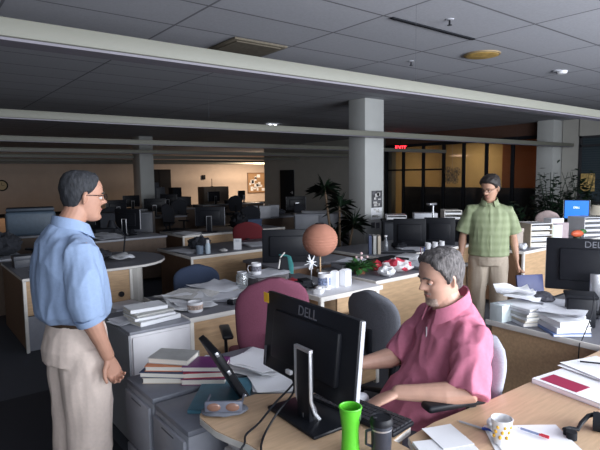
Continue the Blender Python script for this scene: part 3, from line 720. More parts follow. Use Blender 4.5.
# ------------------------------------------------------------ middle desks
panel_desk('panel_desk', 'maple panelled desk with the leafy plant and red-white wrapping, left of the green-shirted man', 3.31, 3.14, 4.75, 3.95, .73, wood, wood)
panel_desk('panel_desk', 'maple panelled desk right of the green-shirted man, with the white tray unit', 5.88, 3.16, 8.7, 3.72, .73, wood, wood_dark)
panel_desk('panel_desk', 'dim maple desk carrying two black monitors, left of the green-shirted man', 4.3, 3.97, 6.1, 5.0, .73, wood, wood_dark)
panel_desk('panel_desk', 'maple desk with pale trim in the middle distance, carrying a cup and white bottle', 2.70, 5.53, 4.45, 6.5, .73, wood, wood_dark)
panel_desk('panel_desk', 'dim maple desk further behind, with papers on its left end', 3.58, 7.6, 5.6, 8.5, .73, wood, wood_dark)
# bullet-end desk behind the blue-shirted man
t = thing('bullet_end_desk', 'maple desk with a rounded end, behind the blue-shirted man', 'desk', (.9, 5.42, 0))
poly = [(0, 0), (1.05, 0)]+[(1.05+.58*math.sin(a*PI/12), .62-.62*math.cos(a*PI/12)) for a in range(1, 12)]+[(1.05, 1.24), (0, 1.24)]
part('desktop', G().prism(poly, .70, .73), grey_top, t)
part('edge_trim', G().prism([(x*1.004-.003, (y-.62)*1.006+.62) for x, y in poly], .704, .726), trim_w, t)
part('front_panel', G().box((.53, .03, .53), (1.0, .025, .34)), wood, t)
part('lower_panel', G().box((.53, .035, .18), (1.0, .02, .34)), cab_grey, t)
for x in (.014, 1.04): part('corner_post', G().box((x, .02, .35), (.03, .035, .70), bev=.004), trim_w, t)
part('side_panel', G().box((.02, .62, .36), (.025, 1.16, .68)), wood_dark, t)
part('column_leg', G().cyl((1.22, .40, .35), .09, .70, seg=10), trim_w, t)
part('cable_grommet', G().cyl((.93, .012, .44), .03, .02, axis='Y'), black, t)

# plant, wrappings on maple desk
def leafy(g, n, rr, h, seed, w=.02, l=.09, tilt=.6):
    r = random.Random(seed)
    for i in range(n):
        an = r.uniform(0, 2*PI); q_ = math.sqrt(r.random()); rad_ = rr*q_*(.8+.25*math.sin(an*3+seed)); z = h*r.random()*(1-.65*q_*q_)*(.88+.2*math.sin(an*2+seed)); b = V((rad_*math.cos(an), rad_*math.sin(an), z))
        d = V((math.cos(an)*r.uniform(.2, 1), math.sin(an)*r.uniform(.2, 1), r.uniform(-.3, tilt))).normalized()*l*r.uniform(.6, 1.2)
        s = d.cross(V((0, 0, 1))).normalized()*w*r.uniform(.7, 1.2)
        p = [b, b+d*.5+s, b+d-V((0, 0, l*.15)), b+d*.5-s]
        vs = [g.bm.verts.new(q) for q in p]; g.bm.faces.new(vs)
        up = V((0, 0, .002)); vs2 = [g.bm.verts.new(q+up) for q in p]; g.bm.faces.new(vs2[::-1])
    return g
t = thing('potted_plant', 'small bright green potted plant with pale flowers on the maple desk', 'plant', (3.47, 3.50, .731))
part('pot', G().lathe([(.05, 0), (.07, .06), (.075, .06), (.068, .055), (.001, .05)]), terracotta, t)
part('foliage', leafy(G(), 170, .12, .08, 3, .02, .08), leaf_b, t, loc=(0, 0, .05))
g = G(); r = random.Random(4)
for i in range(7): part('flower', G().sph((r.uniform(-.08, .08), r.uniform(-.08, .08), .15+r.uniform(0, .04)), .013, seg=8), mat('flower_pink', (.7, .5, .5), .8), t)
part('stems', G().tube([(0, 0, .04), (.0, 0, .12)], .01, seg=6).tube([(.02, 0, .04), (.04, 0.02, .12)], .006, seg=6), leaf, t)
def crumple(name, lab, cat, loc, rr, m, seed, amp=.3):
    g = G().sph((0, 0, rr[2]), rr, seg=28)
    for v in g.bm.verts:
        n_ = noise.noise(v.co*22+V((seed, 0, 0)))+.5*noise.noise(v.co*50+V((seed, 3, 0))); v.co += v.co.normalized()*n_*amp*1.7*min(rr); v.co.z = max(v.co.z, 0)
    return single(name, g, m, lab, cat, loc, seed, ang=25)
redwhite = mat('red_white_wrap', (.75, .35, .38), .6); rn = redwhite.node_tree
tc = rn.nodes.new('ShaderNodeTexCoord'); nn = rn.nodes.new('ShaderNodeTexVoronoi'); nn.inputs['Scale'].default_value = 16
cr = rn.nodes.new('ShaderNodeValToRGB'); cr.color_ramp.interpolation = 'CONSTANT'; cr.color_ramp.elements[0].color = (.60, .05, .09, 1); cr.color_ramp.elements[1].position = .42; cr.color_ramp.elements[1].color = (.75, .7, .72, 1)
rn.links.new(tc.outputs['Object'], nn.inputs['Vector']); rn.links.new(nn.outputs['Color'], cr.inputs[0]); rn.links.new(cr.outputs[0], rn.nodes['Principled BSDF'].inputs['Base Color'])
crumple('wrapping_paper', 'crumpled white paper at the left corner of the plant desk', 'paper', (3.56, 3.24, .732), (.10, .07, .045), paper, 1.3)
crumple('wrapping_paper', 'crumpled red and white wrapping, the larger heap on the plant desk', 'paper', (3.80, 3.32, .732), (.15, .08, .06), redwhite, 2.1)
crumple('wrapping_paper', 'dark red crumpled bag behind the wrapping on the plant desk', 'bag', (3.68, 3.50, .732), (.08, .06, .05), red_m, 3.4)
papers('pale grey papers at the right end of the plant desk, beside the seated man\'s head', (4.12, 3.30, .732), rad(20), 6, .3, .36, paper_g, curl=.02, spread=.04, seed=61)
carton('laptop_case', 'flat black case at the back of the plant desk', (4.10, 3.70, .732), rad(5), .42, .26, .05, black_m, lid=False, cat='case')
carton('flat_tray', 'low grey paper tray at the foot of the middle column', (3.62, 3.82, .732), rad(-8), .3, .2, .05, silver_p, lid=False, cat='tray')
g = G().box((0, 0, .012), (.34, .24, .02), bev=.005)
single('closed_laptop', g, black, 'closed black laptop behind the small plant', 'laptop', (4.35, 3.75, .731), .2)

# monitors on the dim desk
monitor('black monitor seen from behind, nearer the middle column, below the white tray', (5.27, 4.40, .731), rad(-50), w=.42, h=.36, base_z=.002, neck=False, grp='black monitors left of the green-shirted man')
monitor('black monitor seen from behind, partly hidden by the green-shirted man', (5.66, 4.22, .731), rad(-56), w=.40, h=.36, base_z=.002, neck=False, grp='black monitors left of the green-shirted man')
def tray_unit(lab, loc, rz, n, m, w=.26, d=.34, name='letter_tray'):
    t = thing(name, lab, 'tray', loc, rz)
    g = G()
    for s in (-1, 1): g.box((s*w/2, 0, n*.035), (.008, d, n*.07))
    g.box((0, d/2, n*.035), (w, .008, n*.07))
    part('frame', g, m, t)
    for i in range(n): part('shelf', G().box((0, 0, .01+i*.07), (w, d, .006)), m, t); 
    for i in range(n): part('papers', G().box((0, -.005, .027+i*.07), (w-.02, d-.02, .022)), paper, t)
    part('top', G().box((0, 0, n*.07), (w+.01, d, .008)), m, t)
shelf_y = thing('back_shelf', 'dark narrow shelf behind the black monitors', 'shelf', (6.62, 5.27, 0), rad(-43))
part('board', G().box((0, 0, .94), (1.3, .34, .03)), black_m, shelf_y)
for s in (-1, 1): part('side', G().box((s*.62, 0, .465), (.03, .32, .92)), black_m, shelf_y)
part('back', G().box((0, .15, .465), (1.24, .02, .92)), cab_dark, shelf_y)
def on_shelf(x, y=0): 
    c, s = math.cos(rad(-43)), math.sin(rad(-43)); return (6.62+x*c-y*s, 5.27+x*s+y*c, .956)
tray_unit('white letter tray on the dark shelf left, above the black monitors', on_shelf(-.42), rad(-43), 1, ceramic, .3)
tray_unit('two-tier cream letter tray on the dark shelf, beside the green-shirted man', on_shelf(.45), rad(-43), 2, trim_w, .26)
carton('grey_box', 'low grey box on the dark shelf between the two trays', on_shelf(.04), rad(-43), .36, .26, .1, silver_p, lid=False)
t = thing('desk_clutter_jar', 'cluster of white paper cups beside the black monitor', 'cups', (5.22, 4.20, .731)); bpy.data.objects.remove(t)
for i, (x, y) in enumerate([(5.24, 4.08), (5.36, 4.06), (5.5, 4.06)]):
    mug(['small white cup in front of the black monitors, leftmost of three', 'small white cup in front of the black monitors, middle of three', 'small white cup in front of the black monitors, nearest the green-shirted man'][i], (x, y, .732), i, ceramic, .035, .08, name='cup', cat='cup')
t = thing('desk_lamp', 'slim silver lamp post beside the black monitors', 'lamp', (5.95, 4.55, .731))
part('base', G().cyl((0, 0, .01), .08, .02), silver, t); part('pole', G().cyl((0, 0, .26), .012, .52, seg=10), silver, t); part('head', G().box((-.03, 0, .52), (.16, .07, .03), bev=.01), silver, t)
bottles = [(4.55, 4.3, 'clear bottle left of the black monitors, nearest the column'), (4.62, 4.22, 'clear bottle left of the black monitors, further right')]
for x, y, l in bottles:
    t = thing('bottle', l, 'bottle', (x, y, .731)); part('body', G().lathe([(.03, 0), (.032, .01), (.032, .13), (.014, .17), (.014, .2), (.001, .2)]), mat('bottle_pale', (.10, .11, .13), .2, noise_amt=.1), t); part('cap', G().cyl((0, 0, .205), .016, .02), ceramic, t)

# on the right desk (by the green man) : tray unit, boxes, pepper
t = thing('file_tray_unit', 'cream file tray unit with four slots, right of the green-shirted man', 'tray', (6.50, 3.36, .731), rad(-28))
for sx in (-1, 1): part('side_panel', G().box((sx*.15, 0, .15), (.012, .3, .30)), mat('cream_board', (.55, .48, .38), .7, noise_amt=.04), t)
for i in range(5): part('shelf', G().box((0, 0, .006+i*.072), (.3, .3, .01)), ceramic, t)
for i in range(4): part('papers', G().box((0, .01, .03+i*.072), (.27, .26, .03)), paper if i % 2 else pages, t)
part('back_panel', G().box((0, .146, .15), (.3, .01, .3)), trim_w, t)
carton('archive_box', 'tan archive box behind the cream file tray unit', (6.20, 3.52, .731), rad(-28), .22, .22, .24, mat('box_tan', (.40, .34, .30), .8, noise_amt=.08))
carton('green_folder_box', 'small mint green box right of the cream file tray unit', (6.75, 3.33, .731), rad(-25), .08, .18, .24, mat('mint', (.18, .45, .36), .6, noise_amt=.06), lid=False)
carton('white_box', 'white box right of the mint green box', (6.90, 3.32, .731), rad(-25), .14, .2, .25, paper, lid=False)
t = thing('shelf_cubby', 'low pale cubby with a pinkish front behind the red toy', 'cubby', (7.30, 3.50, .731), rad(-25))
part('body', G().box((0, 0, .12), (.34, .2, .24), bev=.004), mat('cubby_pink', (.42, .34, .36), .7, noise_amt=.1), t)
part('papers', G().box((0, 0, .27), (.2, .16, .06)), paper, t)
t = thing('toy_pepper', 'bright red-orange plush pepper with a green top, above the right monitor', 'toy', (7.50, 3.26, .731), rad(-25))
g = G().sph((0, 0, .085), (.10, .045, .05), seg=18)
part('body', g, orange_m, t); part('leaf_top', G().sph((.09, .0, .11), (.06, .03, .035), seg=12), leaf_b, t); part('foot', G().cyl((0, 0, .02), .05, .04), leaf, t)
tray_unit('tall white letter tray at the right edge of the photo', (8.05, 3.40, .731), rad(-25), 4, ceramic, .30)
# clutter in front of tray unit
crumple('fabric_heap', 'dark cloth heap left of the cream file tray unit', 'cloth', (5.99, 3.42, .732), (.08, .10, .07), cloth_dark, 6.1)
crumple('fabric_heap', 'lavender cloth scrap at the corner of the desk by the green-shirted man', 'cloth', (6.04, 3.26, .732), (.05, .05, .04), paper_g, 7.7)
# blue screen further back
panel_desk('panel_desk', 'dark far desk at the right carrying the bright blue screen', 8.95, 3.5, 10.4, 4.5, .74, cab_dark, cab_dark, trims=False, topm=black_m)
monitor('monitor with a glowing blue screen at the right background', (9.25, 4.05, .741), rad(116), w=.40, h=.34, base_z=.12, screen=mat('blue_screen', (.01, .1, .5), .4, emis=(.012, .16, .62), estr=1.0), txt2='DELL')
bs = bpy.context.scene.objects
t = thing('cushioned_chair', 'chair draped in pinkish beige fabric left of the blue screen', 'chair', (8.0, 4.75-.55, 0), rad(-125)); bpy.data.objects.remove(t)
office_chair('chair draped in pinkish beige fabric left of the blue screen', (8.42, 4.15, 0), rad(28), cloth_beige, back_h=.48, back_w=.38, lift=.13, arms=False, name='draped_chair')
t = thing('table_lamp', 'table lamp with a pale shade at the right edge, beside the blue screen', 'lamp', (9.18, 4.35-.0, .751)); t.location = (9.45, 3.80, .741)
part('base', G().cyl((0, 0, .02), .07, .04), black, t); part('pole', G().cyl((0, 0, .14), .012, .22, seg=8), black, t); part('lamp_shade', G().lathe([(.17, .2), (.09, .36), (.085, .36), (.165, .2)], capa=False, capb=False), mat('shade_cream', (.5, .45, .36), .8, noise_amt=.05), t)
single('hanging_poster', G().box((0, 0, 0), (.02, .32, .42), bev=.003), mat('poster_gold', (.55, .38, .14), .6, noise_amt=.5, nscale=14), 'small golden poster hanging in front of the dark blinds', 'poster', (13.14, 5.52, 1.42))

# big dark bushy plants
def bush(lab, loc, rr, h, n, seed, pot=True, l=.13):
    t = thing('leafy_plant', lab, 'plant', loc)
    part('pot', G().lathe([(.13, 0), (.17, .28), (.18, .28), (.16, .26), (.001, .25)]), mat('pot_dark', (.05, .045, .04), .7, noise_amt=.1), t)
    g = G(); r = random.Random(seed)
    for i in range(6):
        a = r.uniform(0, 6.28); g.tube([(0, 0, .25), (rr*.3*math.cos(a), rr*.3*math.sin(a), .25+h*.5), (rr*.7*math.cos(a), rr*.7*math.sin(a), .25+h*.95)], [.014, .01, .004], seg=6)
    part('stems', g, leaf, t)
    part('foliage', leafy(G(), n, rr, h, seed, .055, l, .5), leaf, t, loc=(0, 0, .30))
    return t
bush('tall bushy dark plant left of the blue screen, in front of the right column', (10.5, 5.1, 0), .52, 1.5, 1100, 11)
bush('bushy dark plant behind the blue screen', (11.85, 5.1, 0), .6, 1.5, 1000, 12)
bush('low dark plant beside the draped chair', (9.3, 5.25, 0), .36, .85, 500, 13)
# dracaena by the column
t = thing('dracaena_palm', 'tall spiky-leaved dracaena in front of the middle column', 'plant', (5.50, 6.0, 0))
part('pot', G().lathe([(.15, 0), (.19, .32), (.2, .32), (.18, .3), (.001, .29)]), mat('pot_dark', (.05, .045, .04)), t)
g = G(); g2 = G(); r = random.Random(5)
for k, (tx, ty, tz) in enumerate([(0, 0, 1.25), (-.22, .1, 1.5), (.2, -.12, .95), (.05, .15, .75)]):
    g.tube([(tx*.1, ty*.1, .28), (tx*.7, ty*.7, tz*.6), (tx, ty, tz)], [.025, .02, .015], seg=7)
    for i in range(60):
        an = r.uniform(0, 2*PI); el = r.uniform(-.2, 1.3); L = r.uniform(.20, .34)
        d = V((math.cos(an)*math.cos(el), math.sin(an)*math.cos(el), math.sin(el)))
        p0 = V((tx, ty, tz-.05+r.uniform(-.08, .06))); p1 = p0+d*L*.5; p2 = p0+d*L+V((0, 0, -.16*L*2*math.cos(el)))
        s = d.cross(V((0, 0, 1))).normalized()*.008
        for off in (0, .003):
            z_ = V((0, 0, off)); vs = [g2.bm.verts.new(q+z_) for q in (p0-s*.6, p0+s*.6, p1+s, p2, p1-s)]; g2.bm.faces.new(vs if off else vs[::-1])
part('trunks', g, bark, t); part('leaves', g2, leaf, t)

# more small things on the middle desks
t = thing('desk_phone', 'black desk telephone on the plant desk, below the middle column', 'telephone', (3.88, 3.60, .731), rad(20))
part('body', G().prism([(-.10, -.09), (.10, -.09), (.10, .09), (-.10, .09)], 0, .04), black, t)
part('handset', G().tube([(-.07, -.09, .055), (-.07, -.05, .065), (-.07, .05, .065), (-.07, .09, .055)], [.024, .015, .015, .024], seg=10), black, t)
part('keypad', G().box((.04, 0, .043), (.09, .12, .006)), cab_grey, t)
t = thing('keyboard', 'dark keyboard lying in front of the two black monitors', 'keyboard', (4.72, 4.13, .731), rad(-40))
part('case', G().box((0, 0, .012), (.44, .15, .022), bev=.006), black, t); part('keys', G().box((0, 0, .026), (.41, .12, .006)), cab_dark, t)
for i, (x, y, lab, m_) in enumerate([(4.45, 4.32, 'navy-spined book standing left of the black monitors', cols[6]), (4.49, 4.285, 'grey book standing left of the black monitors', cols[2]), (4.53, 4.25, 'sand book standing left of the black monitors, next to the bottles', cols[1])]):
    t = thing('book', lab, 'book', (x, y, .731), rad(-42)); part('cover', G().box((0, 0, .11), (.034, .16, .22)), m_, t); part('pages', G().box((0, .003, .111), (.028, .158, .214)), pages, t)
t = thing('pen_cup', 'dark pen cup on the plant desk beside the seated man\'s head', 'cup', (4.35, 3.45, .731))
part('body', G().lathe([(.035, 0), (.038, .1), (.034, .1), (.032, .01), (.001, .01)]), black, t)
for k in range(4): part('pen', G().tube([(.01*math.cos(k*1.6), .01*math.sin(k*1.6), .02), (.028*math.cos(k*1.6), .028*math.sin(k*1.6), .17)], .004, seg=6), [blue_m, red_m, silver_p, black][k], t)
carton('small_box', 'flat white box beneath the papers at the right end of the plant desk', (4.40, 3.68, .731), .3, .26, .2, .06, paper, lid=False)
papers('scattered grey sheets at the back left of the plant desk', (3.60, 3.76, .79), rad(15), 4, .28, .2, paper_g, curl=.015, seed=121)
papers('grey sheets in front of the black monitors', (5.0, 4.16, .732), rad(-30), 4, .3, .24, paper_g, curl=.015, seed=122)
crumple('cable_heap', 'dark cable heap between the two black monitors', 'cables', (5.02, 4.36, .732), (.12, .10, .04), black_m, 3.9)
for i, (x, y, w_, d_, h_, m_, lab) in enumerate([(2.35, 3.30, .24, .17, .035, cols[6], 'navy book under the front papers of the paper-strewn desk'), (2.10, 3.30, .22, .16, .03, cols[1], 'sand-coloured book at the front edge of the paper-strewn desk')]):
    book(lab, (x, y, .76 if i == 0 else .735), rad(20+i*30), w_, d_, h_, m_)
t = thing('cup_holder', 'small black gadget with a white label at the front of the paper-strewn desk', 'gadget', (1.93, 3.27, .732), .4)
part('body', G().box((0, 0, .02), (.10, .06, .04), bev=.01), black, t); part('label', G().box((0, 0, .041), (.05, .03, .002)), paper, t)
# ------------------------------------------------------------ dim far half of the room
far_n = [0]
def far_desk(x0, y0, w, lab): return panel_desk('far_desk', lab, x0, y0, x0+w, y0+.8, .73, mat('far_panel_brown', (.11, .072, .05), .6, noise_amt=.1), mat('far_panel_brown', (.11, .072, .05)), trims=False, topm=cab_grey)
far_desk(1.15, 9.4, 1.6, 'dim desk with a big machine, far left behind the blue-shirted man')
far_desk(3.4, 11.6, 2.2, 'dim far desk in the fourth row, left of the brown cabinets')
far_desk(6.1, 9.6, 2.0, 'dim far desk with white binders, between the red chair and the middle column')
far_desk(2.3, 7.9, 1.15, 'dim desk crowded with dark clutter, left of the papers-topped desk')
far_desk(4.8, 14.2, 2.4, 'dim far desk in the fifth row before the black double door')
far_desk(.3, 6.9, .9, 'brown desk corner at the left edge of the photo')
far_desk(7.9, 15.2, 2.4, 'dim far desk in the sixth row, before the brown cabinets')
def rzc(x, y): return math.atan2(y, x)-PI/2   # screen turned roughly away from the window side
mons = [(2.55, 9.55, 'dark monitor at the far left, right of the blue-grey machine'), (2.95, 8.35, 'black monitor just right of the blue-shirted man\'s chin'), (4.0, 11.9, 'black monitor on the fourth-row desk, left one'), (4.9, 11.9, 'black monitor on the fourth-row desk, right one'),
        (5.3, 14.5, 'small black monitor on the fifth-row desk, left one'), (6.4, 14.5, 'small black monitor on the fifth-row desk, right one'), (8.5, 15.5, 'small black monitor on the sixth-row desk, left one'), (9.6, 15.5, 'small black monitor on the sixth-row desk, right one'), (4.2, 7.85, 'black monitor on the papers-topped desk behind'), (7.7, 9.95, 'black monitor before the dark wall, right of the red chair')]
m0 = monitor(mons[0][2], (mons[0][0], mons[0][1], .731), rad(-15), w=.5, h=.33, base_z=.1, grp='dark monitors in the dim far half')
for i, (x, y, l) in enumerate(mons[1:]): dup(m0, (x, y, .731), rad([-60, 10, -25, 5, -35, 12, 30, -40, -20][i % 9]), l)
monitor('big black monitor behind the white pinwheel and the orange lantern', (3.32, 4.45, .731), rad(-35), w=.56, h=.36, base_z=.002, neck=False)
panel_desk('panel_desk', 'dark desk under the big black monitor behind the lantern', 3.05, 4.2, 4.1, 4.95, .73, wood_dark, wood_dark, trims=False)
chs = [(3.05, 9.9, 60, 'dark office chair left behind the papers-topped desk'), (1.75, 8.3, 120, 'dark office chair by the cluttered dim desk'), (5.0, 10.9, -60, 'dark high-backed chair in the fourth row'), (3.5, 10.7, -100, 'dark chair in the fourth row nearest the left column'), (6.1, 13.3, 80, 'dark chair in the fifth row'), (1.1, 8.6, 30, 'dark chair behind the blue-shirted man\'s shoulder'), (5.6, 8.9, -140, 'dark high-backed chair right of the red chair'), (8.6, 14.4, 70, 'dark chair in the sixth row'), (7.0, 8.6, -70, 'dark chair left of the middle column')]
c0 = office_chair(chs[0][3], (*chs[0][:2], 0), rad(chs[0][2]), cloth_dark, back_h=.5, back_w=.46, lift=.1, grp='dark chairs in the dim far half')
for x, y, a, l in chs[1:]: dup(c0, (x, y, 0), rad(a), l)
office_chair('red-backed office chair in the dim middle distance', (4.55, 7.18, 0), rad(55), cloth_red, back_h=.46, back_w=.5, lift=.03, arms=False)
# machines, boxes, cabinets
t = thing('photocopier', 'bulky blue-grey machine behind the blue-shirted man\'s shoulder', 'machine', (1.80, 9.72, .731), rad(-10))
part('body', G().box((0, 0, .2), (.75, .5, .4), bev=.05, seg=3), mat('machine_blue', (.09, .13, .18), .5, noise_amt=.1), t)
part('lid', G().box((0, 0, .43), (.72, .48, .05), bev=.015), mat('machine_dark', (.05, .07, .10), .5), t)
part('paper_tray', G().box((-.45, 0, .25), (.2, .35, .03), bev=.008), black, t)
def cabinet2(name, lab, x, y, w, d, h, m, rz=0):
    t = thing(name, lab, 'cabinet', (x, y, 0), rz)
    part('body', G().box((0, 0, h/2), (w, d, h), bev=.01), m, t)
    for s in (-1, 1): 
        q = part('door', G().box((s*w/4, -d/2-.008, h/2), (w/2-.02, .016, h-.06), bev=.004), m, t); part('handle', G().box((s*.04, -d/2-.025, h*.6), (.012, .02, .12)), silver_p, q)
brown = mat('cabinet_brown', (.16, .12, .09), .6, noise_amt=.1)
cabinet2('storage_cabinet', 'brown cabinet with an antenna, before the brightest part of the beige wall', 9.55, 15.5+2.0, 1.05, .5, 1.28, brown)
cabinet2('storage_cabinet', 'tall dark cabinet before the beige wall, just right of the black double door', 7.05, 17.2, .65, .5, 1.32, cab_dark)
cabinet2('storage_cabinet', 'low dark cabinet between the tall dark and the brown cabinets', 8.0, 17.4, .9, .5, .95, cab_dark)
single('antenna', G().tube([(0, 0, 0), (0, 0, .3)], .012, seg=6).cyl((0, 0, .01), .05, .02), black_m, 'thin black antenna upright on the brown cabinet', 'antenna', (9.5, 17.5, 1.281))
carton('carton_box', 'dark carton on the low cabinet left of the brown cabinet', (7.95, 17.4, .951), .1, .35, .3, .34, black_m, lid=False)
carton('carton_box', 'dark carton on top of the tall dark cabinet', (7.0, 17.2, 1.321), .1, .4, .3, .16, cab_dark, lid=False)
single('dried_branch', G().tube([(0, 0, 0), (-.05, 0, .3), (-.2, 0, .7)], .012, seg=5).tube([(0, 0, 0), (.03, 0, .35), (.0, 0, .62)], .010, seg=5).cyl((0, 0, .05), .05, .1), bark, 'bare branches in a pot on the tall dark cabinet', 'branches', (6.82, 17.15, 1.321))
carton('storage_box', 'orange-lit carton on the floor shelf at the far left', (1.25, 9.45, .731), 0, .22, .2, .32, mat('box_orange_lit', (.45, .22, .10), .8, noise_amt=.05), lid=False)  # orange lamp light is put into the carton's base colour
cabinet2('book_case', 'dark bookcase with white papers behind the blue-shirted man\'s face', 3.3, 9.25, .9, .35, 1.05, cab_dark, rad(-30))
cabinet2('storage_cabinet', 'grey partition cabinet left of the middle column', 6.35, 7.55, .9, .4, .95, cab_grey, rad(-35))
papers('bundle of pale papers on the grey partition cabinet', (6.30, 7.55, .951), rad(-35), 10, .5, .3, paper_g, curl=.01, seed=71)
for i, (x, y) in enumerate([(6.35, 9.85), (6.62, 9.72), (6.95, 9.85)]):
    carton('white_binder_box', ['white binder box left of the middle column, leftmost of three', 'white binder box left of the middle column, middle of three', 'white binder box left of the middle column, nearest it'][i], (x, y, .731), rad(-35), .24, .3, .26, paper_g, grp='white binder boxes on the dim desk')
papers('white papers on the left end of the dim maple desk behind', (3.75, 7.8, .732), .2, 6, .3, .4, paper, curl=.01, seed=73)
papers('pale papers on the dim cluttered desk, right of the blue-shirted man', (2.5, 8.1, .732), .2, 8, .34, .4, paper_g, curl=.03, seed=74, spread=.06)
# clutter heaps of cases on far desks
r = random.Random(21); k = 0
spots = [(3.1, 8.6, 'bag'), (2.75, 9.0, 'case'), (4.45, 11.75, 'case'), (3.58, 12.15, 'bag'), (5.9, 14.5, 'bag'), (9.1, 15.5, 'case'), (7.3, 10.12, 'bag'), (5.1, 7.9, 'case'), (4.75, 7.8, 'bag'), (1.0, 7.2, 'bag')]
wher = ['on the dark bookcase side', 'behind the dark bookcase', 'between the fourth-row monitors', 'left of the fourth-row monitors', 'between the fifth-row monitors', 'between the sixth-row monitors', 'right of the white binder boxes', 'on the right of the papers-topped desk', 'in the middle of the papers-topped desk', 'on the brown desk corner at the left edge']
for (x, y, kd), wl in zip(spots, wher):
    zz = .73 if kd else 0
    if wl.startswith('on the dark') or wl.startswith('behind'): zz = 0.0
    h = r.uniform(.12, .3) if zz else .8
    m = [black_m, cloth_dark, cab_dark, cloth_navy][k % 4]
    if kd == 'bag': crumple('dark_bag', 'shapeless dark bag '+wl, 'bag', (x, y, zz+.002), (r.uniform(.16, .24), .15, h/2), m, k*1.7)
    else: carton('dark_case', 'dark case '+wl, (x, y, zz+.002), r.uniform(-.5, .5), r.uniform(.25, .4), .25, h, m)
    k += 1
# stuff on the maple desk in the middle distance
t = thing('spray_bottle', 'slim white spray bottle on the middle maple desk', 'bottle', (2.99, 5.66, .731)); part('body', G().lathe([(.03, 0), (.032, .01), (.032, .1), (.022, .13), (.001, .13)]), mat('bottle_white_blue', (.5, .6, .68), .4), t); part('cap', G().cyl((0, 0, .148), .02, .045), ceramic, t)
mug('blue-grey cup left of the slim white spray bottle', (2.90, 5.70, .731), 0, mat('cup_bluegrey', (.18, .23, .30), .4), .045, .10, name='cup', cat='cup')
t = thing('stand_card', 'upright white card standing on the middle maple desk', 'card', (3.44, 5.70, .731), rad(-35)); part('card', G().box((0, 0, .07), (.10, .004, .14), M=Matrix.Rotation(rad(-8), 4, 'X')), paper, t); part('back_leg', G().box((0, .035, .06), (.05, .003, .13), M=Matrix.Rotation(rad(14), 4, 'X')), paper_g, t)
crumple('dark_bag', 'dark rounded bag behind the blue-grey cup', 'bag', (3.02, 5.95, .731), (.14, .11, .09), cloth_dark, 2.2)
papers('dark magazines at the left corner of the middle maple desk', (2.83, 5.95, .732), .3, 5, .26, .36, paper_g, curl=.01, seed=77)
crumple('napkin', 'pale crumpled tissue between the spray bottle and the white card', 'tissue', (3.2, 5.65, .732), (.06, .04, .02), newsprint, 5.2)
papers('flat magazines right of the white card on the middle maple desk', (3.85, 5.9, .732), -.3, 5, .3, .36, paper_g, curl=.01, seed=78)
# stuff on the bullet-end desk
papers('white sheet standing folded on the rounded desk end', (1.98, 5.92, .732), .2, 2, .24, .3, paper, curl=.06, seed=81)
t = thing('small_desk_lamp', 'black bent desk lamp on the rounded-end desk', 'lamp', (2.10, 6.10, .731)); part('base', G().cyl((0, 0, .012), .07, .024), black, t); part('arm', G().tube([(0, 0, .02), (.03, 0, .25), (-.1, 0, .42)], .009, seg=6), black, t); part('lamp_shade', G().lathe([(.06, 0), (.03, .08), (.028, .08), (.055, 0)], capa=False, capb=False), black, t, loc=(-.12, 0, .37))
crumple('dark_bag', 'dark heap of cables on the rounded-end desk', 'cables', (1.75, 6.05, .732), (.20, .16, .06), cloth_dark, 3.3)
papers('pale pages on the rounded-end desk behind the blue-shirted man', (1.2, 5.7, .732), .1, 4, .3, .3, paper_g, curl=.01, seed=82)
carton('green_tag_box', 'small box with a green label on the rounded-end desk, left', (1.05, 6.2, .731), 0, .2, .16, .12, cab_dark)
# under the bullet desk: white boxes
carton('white_box', 'white open box on the floor before the rounded-end desk', (1.78, 5.2, 0), .1, .3, .3, .38, paper_g)
# thin dark sheet over the left part of the floor
struct('trim_9', G().box((.35, 2.9, .004), (1.3, 2.9, .008)), mat('floor_sheet_dark', (.014, .015, .022), .9, noise_amt=.2, nscale=90))
# items on the right panelled desk under the big monitor
t = monitor('large black monitor at the right edge seen from behind, above the paper piles', (3.69, 1.48, .731), rad(-65), w=.60, h=.36, base_z=.13, tilt=rad(-4), text='DELL')
for ch in list(t.children):
    if ch.name.split('.')[0] in ('stand_column', 'stand_trim'): bpy.data.objects.remove(ch)
part('stand_column', G().tube([(0, -.02, .01), (0, -.06, .10), (0, -.075, .27)], [(.03, .01)]*3, seg=10), silver, t)
t = thing('docking_station', 'black upright docking box below the right monitor', 'device', (3.30, 1.40, .731), rad(-60))
part('body', G().box((0, 0, .09), (.16, .14, .18), bev=.012), black, t)
part('front_label', G().box((0, -.072, .06), (.05, .003, .03)), paper, t)
part('top_tray', G().box((0, 0, .19), (.18, .16, .02), bev=.006), black_m, t)
t = thing('lens_gadget', 'small camera-like device with a blue lens under the right monitor', 'device', (3.52, 1.42, .731), rad(-60))
part('body', G().sph((0, 0, .13), (.03, .03, .03)).cyl((0, 0, .05), .02, .1).cyl((0, 0, .006), .04, .012), black, t)
part('lens', G().sph((-.02, -.02, .13), .014, seg=10), mat('lens_blue', (.03, .06, .3), .15), t)
z = .732
covs = [paper_g, cols[1], paper, cols[2], paper_g, paper]
for i, (w, d, h) in enumerate([(.20, .27, .02), (.19, .26, .018), (.2, .28, .016), (.19, .25, .02), (.2, .27, .014), (.18, .25, .015)]):
    book(['brown-edged report at the bottom of the left pile under the right monitor', 'sand-coloured book second in the left pile', 'white journal third in the left pile under the right monitor', 'grey book fourth in the left pile', 'pale journal fifth in the left pile', 'white journal topping the left pile under the right monitor'][i], (3.14-.004*i, 1.66+.003*i, z), rad(-30+i*4), w, d, h, covs[i], 'reports piled at the left of the right desk'); z += h+.001
zt = z
